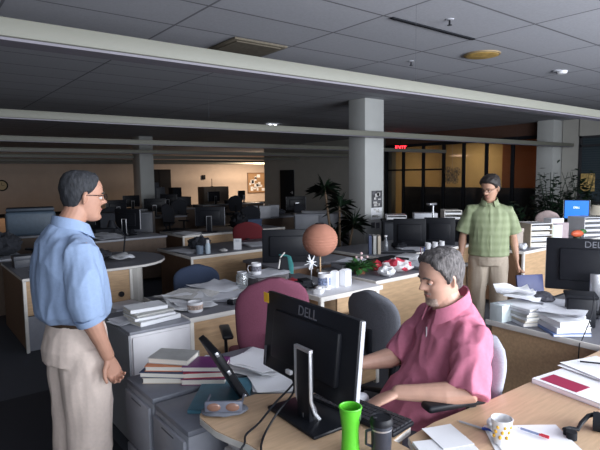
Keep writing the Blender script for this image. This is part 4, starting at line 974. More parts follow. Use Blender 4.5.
t = thing('tissue_box', 'pale blue-white square box at the left corner of the right desk', 'box', (3.03, 1.765, .731), rad(-10)); part('body', G().box((0, 0, .055), (.11, .10, .11), bev=.003), mat('box_ice', (.62, .70, .72), .6, noise_amt=.08), t); part('opening', G().cyl((0, 0, .111), .03, .003), paper_g, t)
papers('white sheet curling upright on the left pile, beside the green-shirted man', (3.16, 1.74, zt), rad(40), 2, .18, .22, curl=.09, seed=91)
t = thing('navy_folder', 'navy folder standing upright behind the left pile', 'folder', (3.48, 1.80, .731), rad(-30)); part('cover', G().box((0, 0, .12), (.20, .02, .22), M=Matrix.Rotation(rad(-12), 4, 'X'), bev=.003), mat('navy_cover', (.03, .04, .13), .5, noise_amt=.05), t); part('pages', G().box((0, .012, .12), (.18, .006, .20), M=Matrix.Rotation(rad(-12), 4, 'X')), paper, t)
crumple('cable_heap', 'dark tangled gadgets and cables on top of the left pile', 'cables', (3.27, 1.62, zt+.001), (.085, .06, .03), mat('gadget_grey', (.09, .09, .11), .4, noise_amt=.5, nscale=60), 4.2)
papers('magazine lying tilted in front of the navy folder', (3.42, 1.60, .80), rad(10), 3, .2, .26, paper_g, curl=.01, seed=92); bpy.data.objects['paper_stack'] 
z = .732
for i, (w, d, h, c) in enumerate([(.22, .3, .014, mat('cover_blue', (.18, .26, .50), .5, noise_amt=.06)), (.21, .28, .03, paper_g), (.20, .26, .03, paper)]):
    book(['blue folder jutting over the desk edge below the white stack', 'thick grey ring file on the blue folder', 'white bundle on top of the grey ring file'][i], (3.115+.012*i, 1.43+.006*i, z), rad(-40+6*i), w, d, h, c, name=['folder', 'file', 'paper_bundle'][i], cat=['folder', 'file', 'papers'][i]); z += h+.001
papers('curled pale sheet over the white bundle on the right desk', (3.14, 1.45, z), rad(20), 3, .2, .25, paper_g, curl=.03, seed=93)
z = .732
for i in range(6):
    book(['lowest beige journal of the pile at the right edge', 'second journal from the bottom of the pile at the right edge', 'third journal in the pile at the right edge', 'fourth journal in the pile at the right edge', 'fifth journal in the pile at the right edge', 'top journal of the pile at the right edge'][i], (3.62, 1.16-.005*i, z), rad(-50+5*i), .2, .28, .026, [cols[1], paper, paper_g, cols[1], paper, cols[2]][i], 'journals piled at the right edge'); z += .027
mug('white mug at the right edge, near corner of the panelled desk', (3.2, 1.10, .731), 1, ceramic, .035, .08)
cable('power_cable', 'thin black cable hanging down the right desk panel', [(3.25, 1.30, .95), (3.12, 1.26, .85), (2.99, 1.25, .74), (2.955, 1.25, .70), (2.95, 1.25, .5)], .003)

# ------------------------------------------------------------ people
def fuse(g, name, m, voxel, smooth=2, fold=0, fscale=(6, 6, 2), parent=None, seed=0, label=None, keep=None):
    me = bpy.data.meshes.new(name); bmesh.ops.recalc_face_normals(g.bm, faces=g.bm.faces[:]); g.bm.to_mesh(me); g.bm.free()
    o = bpy.data.objects.new('tmp', me); COL.objects.link(o)
    md = o.modifiers.new('r', 'REMESH'); md.mode = 'VOXEL'; md.voxel_size = voxel
    if smooth: s = o.modifiers.new('s', 'SMOOTH'); s.iterations = smooth; s.factor = .5
    dg = bpy.context.evaluated_depsgraph_get(); dg.update()
    m2 = bpy.data.meshes.new_from_object(o.evaluated_get(dg)); bpy.data.objects.remove(o); bpy.data.meshes.remove(me)
    m2.name = name
    if fold:
        nr = [v.normal.copy() for v in m2.vertices]
        for v, n in zip(m2.vertices, nr):
            p = V((v.co.x*fscale[0]+seed, v.co.y*fscale[1], v.co.z*fscale[2]))
            f_ = noise.noise(p)+.5*noise.noise(p*2.1+V((5, 0, 0))); f_ = 1-abs(f_)*2.2
            v.co += n*fold*(f_-.4)
    m2.polygons.foreach_set('use_smooth', [True]*len(m2.polygons)); m2.materials.clear(); m2.materials.append(m)
    q = bpy.data.objects.new(name, m2); COL.objects.link(q)
    if parent is not None: q.parent = parent
    if label: q['label'] = label
    return q
HR = [(-.120, .060, .028, .018), (-.113, .080, .000, .032), (-.100, .087, -.022, .042), (-.085, .086, -.045, .049), (-.065, .084, -.062, .056), (-.04, .084, -.076, .063), (-.015, .084, -.086, .068),
      (.01, .086, -.093, .0715), (.035, .091, -.098, .074), (.06, .088, -.098, .0735), (.08, .078, -.092, .068), (.098, .058, -.078, .056), (.110, .032, -.055, .038), (.116, .006, -.03, .016)]
def head_rings(n=56, m=70, fat=1.0, off=None, jowl=0):
    out = []
    zs = [HR[0][0]+(HR[-1][0]-HR[0][0])*i/m for i in range(m+1)]
    for z in zs:
        for a, b in zip(HR, HR[1:]):
            if a[0] <= z <= b[0]+1e-9: break
        s = (z-a[0])/(b[0]-a[0]); s = max(0, min(1, s))
        xf, xb, w = [a[k]+(b[k]-a[k])*s for k in (1, 2, 3)]; w *= fat
        if jowl and z < -.03: w += jowl*math.exp(-((z+.07)/.03)**2)
        cx = (xf+xb)/2; hx = (xf-xb)/2; ring = []
        for k in range(n):
            t_ = 2*PI*k/n; c, s_ = math.cos(t_), math.sin(t_)
            e = .88
            x = cx+hx*math.copysign(abs(c)**e, c); y = w*math.copysign(abs(s_)**e, s_)
            ex = 0
            if c > 0:
                ga = lambda v, c0, s0: math.exp(-((v-c0)/s0)**2)
                # nose
                if z < .03:
                    prof = 0
                    if -.045 < z < .03: prof = max(0, (.03-z)/.05) if z > -.022 else max(0, (z+.042)/.020)
                    prof = min(1, prof)
                    ex += .036*prof*ga(y, 0, .011+.006*prof)
                    ex += .009*ga(z, -.026, .008)*ga(abs(y), .014, .007)
                ex += .0055*ga(z, -.053, .005)*ga(y, 0, .022)+.0065*ga(z, -.066, .005)*ga(y, 0, .018)-.004*ga(z, -.0595, .0025)*ga(y, 0, .024)
                ex += -.012*ga(abs(y), .031, .014)*ga(z, .003, .012)+.007*ga(z, .024, .009)*ga(abs(y), .028, .024)
                ex += .005*ga(abs(y), .042, .015)*ga(z, -.022, .014)+.006*ga(z, -.098, .012)*ga(y, 0, .022)-.003*ga(z, -.08, .006)*ga(y, 0, .02)
            x += ex
            if off:
                o_ = off(math.atan2(abs(y), x-.0), z, x, y); r_ = math.hypot(x-cx, y)+1e-6
                x += (x-cx)/r_*o_; y += y/r_*o_
                zz = z+o_*max(0, (z-.05)/.066)
            else: zz = z
            ring.append((x, y, zz))
        out.append(ring)
    return out
def lerp_tab(tab, a):
    if a <= tab[0][0]: return tab[0][1]
    for p, q in zip(tab, tab[1:]):
        if a <= q[0]: return p[1]+(q[1]-p[1])*(a-p[0])/(q[0]-p[0])
    return tab[-1][1]
def hand(g, M, side=1, curl=.5, sp=.08, s=1.0):
    """wrist at origin, fingers +x, palm towards -z, thumb on +y*side"""
    M = M @ Matrix.Diagonal((s, s, s, 1))
    g.tube([(-.03, 0, 0), (.0, 0, 0), (.03, .0, 0), (.07, .0, -.002), (.092, 0, -.004)], [(.026, .019), (.027, .017), (.036, .016), (.041, .015), (.038, .012)], seg=14, M=M, rnd=True)
    for k, (y, L, r) in enumerate([(.029, .074, .0088), (.010, .082, .0092), (-.010, .076, .0088), (-.029, .060, .0078)]):
        y *= side; an = sp*(1.5-k)*side; p = V((.085-.004*abs(k-1), y, -.003)); pts = [p-V((.03, 0, 0)), p]; b = curl*.35; 
        for f_ in (.45, .30, .25):
            b += curl*.55; d = V((math.cos(b)*math.cos(an), math.cos(b)*math.sin(an), -math.sin(b))); p = p+d*L*f_; pts.append(p)
        g.tube(pts, [r, r, r*.95, r*.88, r*.75], seg=10, M=M, rnd=True)
    g.tube([(.012, .018*side, -.006), (.038, .042*side, -.014), (.062, .055*side, -.024), (.084, .058*side, -.036)], [.014, .0125, .010, .008], seg=10, M=M, rnd=True)
def frame_from(origin, x, zhint):
    x = V(x).normalized(); z = V(zhint); z = (z-x*z.dot(x)).normalized(); y = z.cross(x)
    return Matrix(((x.x, y.x, z.x, origin[0]), (x.y, y.y, z.y, origin[1]), (x.z, y.z, z.z, origin[2]), (0, 0, 0, 1)))
def earg(g, M):
    for s in (-1, 1):
        E = M @ Matrix.Translation(V((-.008, s*.074, -.006))) @ Matrix.Rotation(s*rad(-22), 4, 'Z') @ Matrix.Rotation(rad(8), 4, 'Y')
        g.tube([(.0, 0, -.026), (-.006, s*.004, -.012), (-.012, s*.008, .008), (-.008, s*.008, .026), (.004, s*.003, .030)], [(.006, .007), (.008, .007), (.010, .006), (.009, .006), (.005, .005)], seg=10, M=E, rnd=True)
        g.sph((-.001, s*.001, 0), (.013, .006, .024), seg=10, M=E)
skin_a = mat('skin_tan', (.47, .25, .175), .55, noise_amt=.07, nscale=25)
skin_b = mat('skin_fair', (.56, .33, .25), .5, noise_amt=.07, nscale=25)
skin_c = mat('skin_olive', (.42, .235, .16), .55, noise_amt=.07, nscale=25)
def hair_part(M, P_, m, zmin_tab, thick, voxel=.004, name='hair', seed=0, lump=.004, fat=1.0):
    def off(a, z, x, y):
        zm = lerp_tab(zmin_tab, a); s_ = (z-zm)/.014; s_ = max(-1, min(1, s_))
        o_ = thick*s_ if s_ > 0 else .008*s_
        n_ = noise.noise(V((x*60+seed, y*60, z*25)))
        return o_+(lump*n_ if s_ > 0 else 0)
    g = G().rings(head_rings(off=off, fat=fat), M=M)
    return part(name, g, m, P_, ang=80)
def glasses(M, P_, m, w=.064):
    g = G()
    for s in (-1, 1):
        pts = [(.101-.0*s, s*.033+.024*math.cos(a*PI/8), .004+.016*math.sin(a*PI/8)*(1 if math.sin(a*PI/8) > 0 else .8)) for a in range(17)]
        g.tube(pts, .0018, seg=6, M=M); g.tube([(.099, s*.056, .010), (.085, s*.073, .012), (.0, s*.079, .010), (-.022, s*.078, -.004)], .0018, seg=6, M=M)
    g.tube([(.101, -.010, .008), (.105, 0, .010), (.101, .010, .008)], .0018, seg=6, M=M)
    q = part('glasses', g, m, P_)
    return q
def eyes(M, P_, z=.002, closed=False, skinm=None, look=0):
    for s in (-1, 1):
        e = part('eye', G().sph((.0745, s*.031, z), (.0125, .014, .0105), seg=16, M=M), mat('eye_white', (.65, .62, .6), .3), P_)
        part('iris', G().sph((.0855, s*.031+look, z-.002), (.0025, .0055, .0055), seg=12, M=M), mat('iris_dark', (.06, .04, .03), .2), e)
        part('eyelid', G().sph((.0745, s*.031, z+(.0035 if not closed else .001)), (.0138, .0155, .0095 if not closed else .0115), seg=14, M=M), skinm, P_)
        part('eyebrow', G().tube([(.093, s*.014, z+.020), (.093, s*.030, z+.025), (.080, s*.049, z+.019)], [(.003, .004), (.003, .0045), (.002, .003)], seg=8, M=M), P_['browm'] and MATS[P_['browm']], P_)
def collar(g, c, rx, ry, tilt, h=.045, open_=.5, th=.006, M=None, flare=.015):
    """band round the neck with folded points at the front"""
    rs = []
    n = 28; segs = []
    for i in range(n+1):
        a = open_+(2*PI-2*open_)*i/n
        ca, sa = math.cos(a), math.sin(a)
        front = max(0, ca)
        zt = c[2]-tilt*(ca-0)*rx-.012*front; x = c[0]+rx*ca; y = c[1]+ry*sa
        out = V((ca, sa, 0)); hh = h*(1+.35*front)
        segs.append([V((x, y, zt)), V((x, y, zt))+out*th+V((0, 0, .002)), V((x, y, zt-hh))+out*(flare+th+.012*front), V((x, y, zt-hh))+out*(flare+.012*front)])
    g.rings([[tuple(p) for p in s_] for s_ in segs], M=M); return g
def face(M, P_, skinm, browm, closed=False, look=0):
    z = .002
    for s in (-1, 1):
        e = part('eye', G().sph((.0740, s*.031, z), (.0115, .014, .0105), seg=16, M=M), mat('eye_white', (.65, .62, .6), .3), P_)
        part('iris', G().sph((.0843, s*.031+look, z-.002), (.0020, .0055, .0055), seg=12, M=M), mat('iris_dark', (.06, .04, .03), .2), e)
        part('eyelid', G().sph((.0725, s*.031, z+(.0048 if not closed else .0015)), (.0130, .0155, .0090 if not closed else .0112), seg=14, M=M), skinm, P_)
        part('eyebrow', G().tube([(.0945, s*.013, z+.021), (.0925, s*.030, z+.026), (.079, s*.050, z+.019)], [(.003, .004), (.003, .0045), (.002, .003)], seg=8, M=M), browm, P_)
    part('lips', G().tube([(.077, -.023, -.0605), (.0895, -.010, -.0575), (.0905, 0, -.0585), (.0895, .010, -.0575), (.077, .023, -.0605)], [(.003, .003), (.0035, .0055), (.0035, .0055), (.0035, .0055), (.003, .003)], seg=8, M=M), mat('lip_rose', (.42, .17, .14), .5, noise_amt=.05), P_)
def headM(x, y, z, yaw, pitch, roll=0):
    return Matrix.Translation(V((x, y, z))) @ Matrix.Rotation(rad(yaw), 4, 'Z') @ Matrix.Rotation(rad(pitch), 4, 'Y') @ Matrix.Rotation(rad(roll), 4, 'X')
def buttons(P_, pts, m, r=.006):
    for p in pts: part('button', G().sph(p, (r*.5, r, r), seg=8), m, P_)
def shoes(P_, pos, m, z=0):
    for (x, y, a) in pos:
        M = Matrix.Translation(V((x, y, z))) @ Matrix.Rotation(a, 4, 'Z')
        g = G().tube([(-.09, 0, .05), (-.03, 0, .055), (.05, 0, .045), (.13, 0, .033), (.17, 0, .028)], [(.035, .045), (.04, .05), (.045, .04), (.047, .03), (.035, .022)], seg=14, M=M, rnd=True)
        for v in g.bm.verts: v.co.z = max(v.co.z, z+.004)
        part('shoe', g, m, P_)

# ---- man in the light blue shirt, standing at the left
A1 = 8
P1 = thing('person', 'grey-haired person in light blue shirt and khaki trousers, standing at the left, back turned', 'person', (.65, 2.61, 0), rad(A1)); P1.scale = (.98, .98, .98)
hm = headM(.070, 0, 1.620, -10, 5)
g = G().rings(head_rings(fat=.98), M=hm); earg(g, hm)
g.tube([(-.03, 0, 1.38), (-.015, 0, 1.47), (.03, 0, 1.54), (.05, 0, 1.59)], [(.085, .07), (.062, .062), (.056, .06), (.052, .058)], seg=20)
g.tube([(0, 0, .9), (0, 0, 1.1), (-.01, 0, 1.3), (-.02, 0, 1.40), (-.02, 0, 1.44)], [(.11, .08), (.12, .08), (.14, .09), (.10, .07), (.06, .05)], seg=20, rnd=True)
RE, RW, RH = V((-.045, -.250, 1.105)), V((.035, -.262, .885)), V((.085, -.255, .87))
LE, LW = V((-.02, .265, 1.12)), V((.12, .25, .90))
for sh, e, w, s in ((V((-.02, -.185, 1.385)), RE, RW, -1), (V((-.02, .185, 1.385)), LE, LW, 1)):
    g.tube([tuple(sh), tuple(sh.lerp(e, .5)), tuple(e), tuple(e.lerp(w, .3)), tuple(e.lerp(w, .7)), tuple(w)], [.035, .040, .040, .044, .034, (.030, .024)], seg=14, rnd=True)
    d = (w-e).normalized(); d = (d+V((0, 0, -.35))).normalized()
    hand(g, frame_from(tuple(w+d*.02), tuple(d), (0, -s, 0.0)) @ Matrix.Rotation(0, 4, 'X'), side=-s, curl=1.15, s=.98)
for s in (-1, 1): g.tube([(0, s*.09, .92), (.0, s*.1, .5), (-.02, s*.1, .07)], [.08, .055, .04], seg=14, rnd=True)
fuse(g, 'body', skin_a, .0038, 2, parent=P1)
face(hm, P1, skin_a, mat('brow_dark', (.05, .045, .04), .8, noise_amt=.1))
hair1 = mat('hair_dark_grey', (.026, .028, .034), .75, noise_amt=.45, nscale=90, stretch=(1, 1, .3), bump=.5)
hair_part(hm, P1, hair1, [(0, .100), (.35, .097), (.6, .088), (.85, .066), (1.15, .035), (1.35, .02), (1.5, .012), (1.75, .02), (1.95, -.02), (2.3, -.062), (2.7, -.078), (3.2, -.08)], .013, fat=.98, seed=3)
glasses(hm, P1, black)
shirt1 = mat('shirt_light_blue', (.27, .365, .55), .85, noise_amt=.04, nscale=60, bump=.08)
g = G()
g.tube([(0, 0, 1.015), (0, 0, 1.035), (-.005, 0, 1.075), (-.01, 0, 1.14), (-.02, 0, 1.25), (-.025, 0, 1.34), (-.03, 0, 1.405), (-.028, 0, 1.45), (-.022, 0, 1.475)],
       [(.165, .118), (.198, .15), (.212, .165), (.212, .165), (.220, .158), (.220, .145), (.175, .118), (.105, .088), (.072, .070)], seg=28)
for sh, e, w in ((V((-.025, -.175, 1.375)), RE, RW), (V((-.025, .175, 1.375)), LE, LW)):
    e2 = e.lerp(w, .13)
    si = -1 if sh.y < 0 else 1
    g.tube([tuple(sh+V((0, -si*.07, .0))), tuple(sh+V((0, -si*.005, -.005))), tuple(sh.lerp(e, .45)), tuple(sh.lerp(e, .85)), tuple(e2)], [.070, .080, .080, .078, .068], seg=18, rnd=False)
fuse(g, 'shirt', shirt1, .0065, 3, fold=.013, fscale=(9, 9, 2.6), parent=P1)
for e, w in ((RE, RW), (LE, LW)):
    g = G().tube([tuple(e.lerp(w, .09)), tuple(e.lerp(w, .22))], [.070, .066], seg=18); part('cuff', g, shirt1, P1, ang=60)
part('collar', collar(G(), (.006, 0, 1.512), .078, .074, .30, h=.050, open_=.35, flare=.012), shirt1, P1, ang=70)
khaki = mat('khaki_light', (.70, .585, .52), .85, noise_amt=.04, nscale=60, bump=.08)
g = G()
g.tube([(0, 0, 1.035), (0, 0, .97), (-.005, 0, .88), (-.01, 0, .81)], [(.162, .118), (.178, .132), (.188, .148), (.175, .14)], seg=26)
for s in (-1, 1): g.tube([(-.005, s*.082, .90), (0, s*.092, .74), (.004, s*.10, .50), (-.012, s*.105, .28), (-.02, s*.11, .05)], [(.100, .138), (.108, .128), (.098, .112), (.092, .105), (.090, .10)], seg=20)
fuse(g, 'trousers', khaki, .007, 3, fold=.007, fscale=(7, 7, 3.2), parent=P1, seed=4)
part('belt', G().rings([[(.122*math.cos(a*PI/16)*k, .167*math.sin(a*PI/16)*k, z) for a in range(32)] for k, z in ((1, 1.008), (1.03, 1.010), (1.03, 1.030), (1, 1.032))]), mat('belt_brown', (.06, .035, .02), .5, noise_amt=.05), P1)
shoes(P1, [(.02, -.11, -.15), (.02, .11, .15)], mat('shoe_brown', (.06, .04, .03), .5, noise_amt=.1))

# ---- man in the green checked shirt, standing in the middle right
P2 = thing('person', 'dark-haired person in glasses, green checked short-sleeved shirt and khaki trousers, standing and looking down', 'person', (4.70, 2.90, 0), rad(218))
hm = headM(.04, .0, 1.525, -38, 18)
g = G().rings(head_rings(fat=.95), M=hm); earg(g, hm)
g.tube([(-.03, 0, 1.30), (-.025, 0, 1.38), (.0, 0, 1.45), (.012, 0, 1.51)], [(.08, .065), (.06, .058), (.053, .056), (.05, .055)], seg=18)
g.tube([(0, 0, .85), (0, 0, 1.05), (-.01, 0, 1.22), (-.02, 0, 1.32), (-.02, 0, 1.37)], [(.11, .08), (.12, .08), (.14, .08), (.10, .07), (.06, .05)], seg=18, rnd=True)
arms = [(V((-.02, -.175, 1.305)), V((-.04, -.245, 1.045)), V((.03, -.27, .825)), -1), (V((-.02, .175, 1.305)), V((-.05, .235, 1.04)), V((.03, .262, .82)), 1)]
for sh, e, w, s in arms:
    g.tube([tuple(sh), tuple(sh.lerp(e, .5)), tuple(e), tuple(e.lerp(w, .3)), tuple(e.lerp(w, .7)), tuple(w)], [.033, .038, .037, .041, .031, (.028, .022)], seg=14, rnd=True)
    d = (w-e).normalized(); d = (d+V((0, 0, -.3))).normalized()
    hand(g, frame_from(tuple(w+d*.02), tuple(d), (0, -s, 0)), side=-s, curl=.75, s=.95)
for s in (-1, 1): g.tube([(0, s*.085, .88), (.0, s*.1, .48), (-.01, s*.1, .07)], [.075, .052, .038], seg=12, rnd=True)
fuse(g, 'body', skin_c, .0048, 2, parent=P2)
face(hm, P2, skin_c, mat('brow_dark', (.05, .045, .04), .8), closed=True)
hair2 = mat('hair_dark_brown', (.018, .013, .012), .6, noise_amt=.4, nscale=90, stretch=(1, 1, .3), bump=.4)
hair_part(hm, P2, hair2, [(0, .078), (.4, .076), (.8, .064), (1.1, .042), (1.3, .01), (1.5, .0), (1.75, .02), (1.95, -.02), (2.3, -.05), (3.2, -.06)], .020, fat=.95, seed=8, lump=.007)
glasses(hm, P2, black)
# checked cloth
shirt2 = bpy.data.materials.new('green_checked_cloth'); shirt2.use_nodes = True; nt = shirt2.node_tree; b = nt.nodes['Principled BSDF']; b.inputs['Roughness'].default_value = .85
tc = nt.nodes.new('ShaderNodeTexCoord'); sp = nt.nodes.new('ShaderNodeSeparateXYZ'); nt.links.new(tc.outputs['Object'], sp.inputs[0]); acc = None
for ax, sc in ((1, 14), (2, 14)):
    mu = nt.nodes.new('ShaderNodeMath'); mu.operation = 'MULTIPLY'; mu.inputs[1].default_value = sc*2*PI; nt.links.new(sp.outputs[ax], mu.inputs[0])
    si = nt.nodes.new('ShaderNodeMath'); si.operation = 'SINE'; nt.links.new(mu.outputs[0], si.inputs[0])
    if acc is None: acc = si
    else:
        ad = nt.nodes.new('ShaderNodeMath'); ad.operation = 'ADD'; nt.links.new(acc.outputs[0], ad.inputs[0]); nt.links.new(si.outputs[0], ad.inputs[1]); acc = ad
mr = nt.nodes.new('ShaderNodeMapRange'); mr.inputs[1].default_value = -2; mr.inputs[2].default_value = 2; nt.links.new(acc.outputs[0], mr.inputs[0])
cr = nt.nodes.new('ShaderNodeValToRGB'); cr.color_ramp.elements[0].color = (.20, .235, .13, 1); cr.color_ramp.elements[1].color = (.265, .305, .185, 1); cr.color_ramp.elements[0].position = .15; cr.color_ramp.elements[1].position = .85
nt.links.new(mr.outputs[0], cr.inputs[0]); nt.links.new(cr.outputs[0], b.inputs['Base Color'])
g = G()
g.tube([(.0, 0, .85), (0, 0, .90), (-.005, 0, 1.0), (-.01, 0, 1.10), (-.02, 0, 1.2), (-.025, 0, 1.275), (-.03, 0, 1.335), (-.026, 0, 1.375), (-.02, 0, 1.395)],
       [(.195, .150), (.195, .150), (.192, .148), (.195, .150), (.202, .142), (.200, .128), (.155, .105), (.095, .08), (.066, .064)], seg=28)
for sh, e, w, s in arms:
    g.tube([tuple(sh+V((0, -s*.07, .0))), tuple(sh+V((0, -s*.005, -.005))), tuple(sh.lerp(e, .4)+V((0, s*.004, 0))), tuple(sh.lerp(e, .88)+V((0, s*.012, 0)))], [.066, .072, .072, .080], seg=18)
fuse(g, 'shirt', shirt2, .0075, 3, fold=.007, fscale=(7, 7, 2.6), parent=P2, seed=9)
part('collar', collar(G(), (-.008, 0, 1.425), .070, .068, .30, h=.042, open_=.45), shirt2, P2, ang=70)
part('placket', G().tube([(.066, 0, 1.36), (.115, 0, 1.26), (.137, 0, 1.12), (.147, 0, .98), (.152, 0, .86)], [(.014, .003)]*5, seg=8), shirt2, P2)
khaki2 = mat('khaki_olive', (.36, .30, .24), .85, noise_amt=.05, nscale=60, bump=.08)
g = G()
g.tube([(0, 0, .93), (0, 0, .90), (-.005, 0, .83), (-.01, 0, .76)], [(.155, .112), (.168, .122), (.176, .135), (.165, .13)], seg=26)
for s in (-1, 1): g.tube([(-.0, s*.078, .84), (0, s*.088, .70), (.004, s*.10, .47), (-.008, s*.108, .26), (-.01, s*.112, .05)], [(.088, .118), (.092, .105), (.080, .086), (.075, .082), (.075, .082)], seg=20)
fuse(g, 'trousers', khaki2, .0075, 3, fold=.007, fscale=(7, 7, 3), parent=P2, seed=2)
shoes(P2, [(.02, -.11, -.2), (.02, .11, .2)], mat('shoe_brown', (.06, .04, .03)))

# ---- man in the pink shirt, seated at the desk
P3 = thing('person', 'grey-bearded person in a pink short-sleeved shirt seated at the desk, hands at the keyboard', 'person', (1.95, 1.385, 0), rad(160))
hm = headM(.055, .0, 1.218, -1, 13)
g = G().rings(head_rings(fat=1.06, jowl=.006), M=hm); earg(g, hm)
g.tube([(.0, 0, 1.00), (.01, 0, 1.07), (.04, 0, 1.14), (.06, 0, 1.19)], [(.10, .08), (.075, .072), (.066, .066), (.06, .06)], seg=20)
g.tube([(-.03, 0, .55), (-.03, 0, .7), (.0, 0, .9), (.02, 0, 1.0), (.03, 0, 1.04)], [(.15, .12), (.15, .11), (.16, .11), (.13, .09), (.06, .05)], seg=20, rnd=True)
W3 = lambda x, y, z: Matrix.Rotation(rad(-160), 4, 'Z') @ V((x-1.95, y-1.385, z))
SA = [(V((.0, .165, .985)), W3(1.745, 1.155, .80), W3(1.575, 1.365, .785), 1, W3(1.485, 1.42, .752)), (V((.0, -.165, .985)), W3(1.88, 1.62, .80), W3(1.66, 1.69, .79), -1, W3(1.56, 1.71, .757))]
for sh, e, w, s, hd in SA:
    g.tube([tuple(sh), tuple(sh.lerp(e, .5)), tuple(e), tuple(e.lerp(w, .3)), tuple(e.lerp(w, .7)), tuple(w)], [.036, .044, .045, .048, .036, (.032, .026)], seg=14, rnd=True)
    d = (hd-w).normalized()
    hand(g, frame_from(tuple(w+d*.015), tuple(d), (0, 0, 1)), side=-s, curl=.55, s=1.0)
for s in (-1, 1): g.tube([(0, s*.1, .55), (.40, s*.12, .54), (.42, s*.12, .48), (.40, s*.12, .08)], [.08, .06, .055, .04], seg=12, rnd=True)
fuse(g, 'body', skin_b, .0038, 2, parent=P3)
browg = mat('brow_grey', (.13, .11, .10), .85, noise_amt=.2, nscale=200)
face(hm, P3, skin_b, browg, closed=True)
hair3 = mat('hair_grey', (.115, .105, .105), .85, noise_amt=.55, nscale=110, stretch=(1, 1, .35), bump=.6)
hair_part(hm, P3, hair3, [(0, .090), (.45, .088), (.75, .070), (1.05, .048), (1.25, .015), (1.42, -.02), (1.6, -.015), (1.75, .015), (1.95, -.02), (2.3, -.062), (2.7, -.078), (3.2, -.08)], .014, fat=1.06, seed=5, lump=.007)
def boff(a, z, x, y):
    k = min((-.071-z)/.008, (.62-abs(a))/.12, (z+.122)/.004); q = min((-.046-z)/.004, (z+.058)/.004, (.36-abs(a))/.08); k = max(k, q)
    k = max(-1, min(1, k)); return .0016*k+.0012*noise.noise(V((x*150, y*150, z*90))) if k > 0 else .008*k
part('beard', G().rings(head_rings(off=boff, fat=1.06, jowl=.006), M=hm), mat('beard_grey', (.44, .33, .28), .9, noise_amt=.3, nscale=160, bump=.5), P3, ang=80)
pink = mat('shirt_pink', (.52, .165, .25), .85, noise_amt=.05, nscale=60, bump=.08)
g = G()
g.tube([(.10, 0, .52), (.095, 0, .57), (.06, 0, .66), (.025, 0, .76), (.005, 0, .86), (-.005, 0, .94), (-.01, 0, 1.01), (.0, 0, 1.065), (.008, 0, 1.095)],
       [(.205, .27), (.212, .275), (.212, .235), (.205, .185), (.205, .155), (.200, .142), (.155, .12), (.105, .096), (.080, .078)], seg=28)
for sh, e, w, s, hd in SA:
    g.tube([tuple(sh+V((-.01, -s*.08, 0))), tuple(sh+V((0, -s*.01, -.005))), tuple(sh.lerp(e, .45)), tuple(sh.lerp(e, .80)+V((0, 0, -.004))), tuple(sh.lerp(e, .98)+V((.0, 0, -.012)))], [.074, .082, .080, .080, .082], seg=18)
fuse(g, 'shirt', pink, .0065, 3, fold=.013, fscale=(9, 9, 4), parent=P3, seed=6)
part('collar', collar(G(), (.018, 0, 1.128), .086, .082, .45, h=.050, open_=.45, flare=.014), pink, P3, ang=70)
part('placket', G().tube([(.108, 0, 1.03), (.138, 0, .94), (.170, 0, .84), (.222, 0, .74), (.292, 0, .64)], [(.015, .003)]*5, seg=8), pink, P3)
part('pen_in_placket', G().cyl((.132, .01, .975), .004, .05, seg=8), silver, P3)
slate = mat('trousers_slate', (.10, .10, .13), .85, noise_amt=.05, nscale=60)
g = G().tube([(-.10, 0, .56), (.0, 0, .55), (.06, 0, .54)], [(.18, .09), (.19, .095), (.18, .09)], seg=20, rnd=True)
for s in (-1, 1): g.tube([(-.02, s*.095, .545), (.20, s*.11, .54), (.40, s*.125, .535), (.435, s*.125, .46), (.42, s*.125, .27), (.40, s*.125, .07)], [.095, .088, .078, .074, .068, .065], seg=18)
fuse(g, 'trousers', slate, .008, 3, fold=.006, parent=P3)
shoes(P3, [(.42, -.125, -.1), (.42, .125, .1)], black)

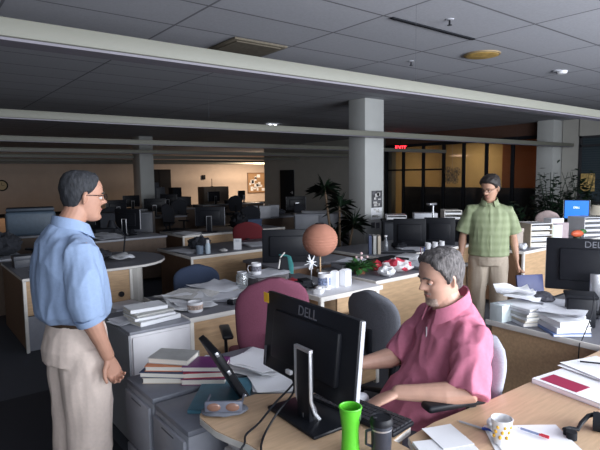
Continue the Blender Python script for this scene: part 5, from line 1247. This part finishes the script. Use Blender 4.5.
# ------------------------------------------------------------ light and camera
def area(name, loc, rot, sx, sy, e, col, spread=None):
    l = bpy.data.lights.new(name, 'AREA'); l.shape = 'RECTANGLE'; l.size = sx; l.size_y = sy; l.energy = e; l.color = col
    if spread: l.spread = rad(spread)
    o = bpy.data.objects.new(name, l); COL.objects.link(o); o.location = loc; o.rotation_euler = rot; return o
for k, (a, b_) in enumerate(wins):
    e = [12, 75, 180, 190, 115][k]
    area('daylight_window', ((a+b_)/2, Y0-.02, 1.68), (rad(90), 0, 0), b_-a-.1, 1.65, e, (.90, .94, 1.0))
area('far_warm_lamp', (15.9, 22.6, 2.85), (0, 0, 0), 1.2, 1.2, 520, (1, .76, .54))
area('left_warm_lamp', (-2.6, 20.0, 2.8), (0, 0, 0), 1.0, 1.0, 110, (1, .64, .46))
area('office_lamp', (15.8, 10.9, 2.88), (0, 0, 0), 1.0, .5, 20, (1, .78, .47))
area('office_lamp', (14.6, 8.3, 2.88), (0, 0, 0), .6, .6, 2.2, (1, .50, .22))
w = bpy.data.worlds.new('world'); SC.world = w; w.use_nodes = True
w.node_tree.nodes['Background'].inputs[0].default_value = (.6, .75, 1, 1); w.node_tree.nodes['Background'].inputs[1].default_value = .6
cam = bpy.data.cameras.new('camera'); cam.sensor_width = 36; cam.lens = 36*516/600; cam.clip_start = .05
co = bpy.data.objects.new('camera', cam); COL.objects.link(co); SC.camera = co
AZ, PIT, ROLL = rad(51.9), math.atan(50/516), rad(.7)
F0 = V((math.cos(AZ), math.sin(AZ), 0)); R0 = V((math.sin(AZ), -math.cos(AZ), 0)); U0 = V((0, 0, 1))
F = F0*math.cos(PIT)-U0*math.sin(PIT); U1 = U0*math.cos(PIT)+F0*math.sin(PIT)
R = R0*math.cos(ROLL)-U1*math.sin(ROLL); U = U1*math.cos(ROLL)+R0*math.sin(ROLL)
co.matrix_world = Matrix(((R.x, U.x, -F.x, 0), (R.y, U.y, -F.y, 0), (R.z, U.z, -F.z, 1.68), (0, 0, 0, 1)))
vs = SC.view_settings; SC.display_settings.display_device = 'sRGB'
vs.view_transform = 'Standard'; vs.look = 'None'; vs.exposure = 0.36; vs.gamma = 1; vs.use_curve_mapping = False
SC.cycles.use_denoising = True
SC.cycles.max_bounces = 8
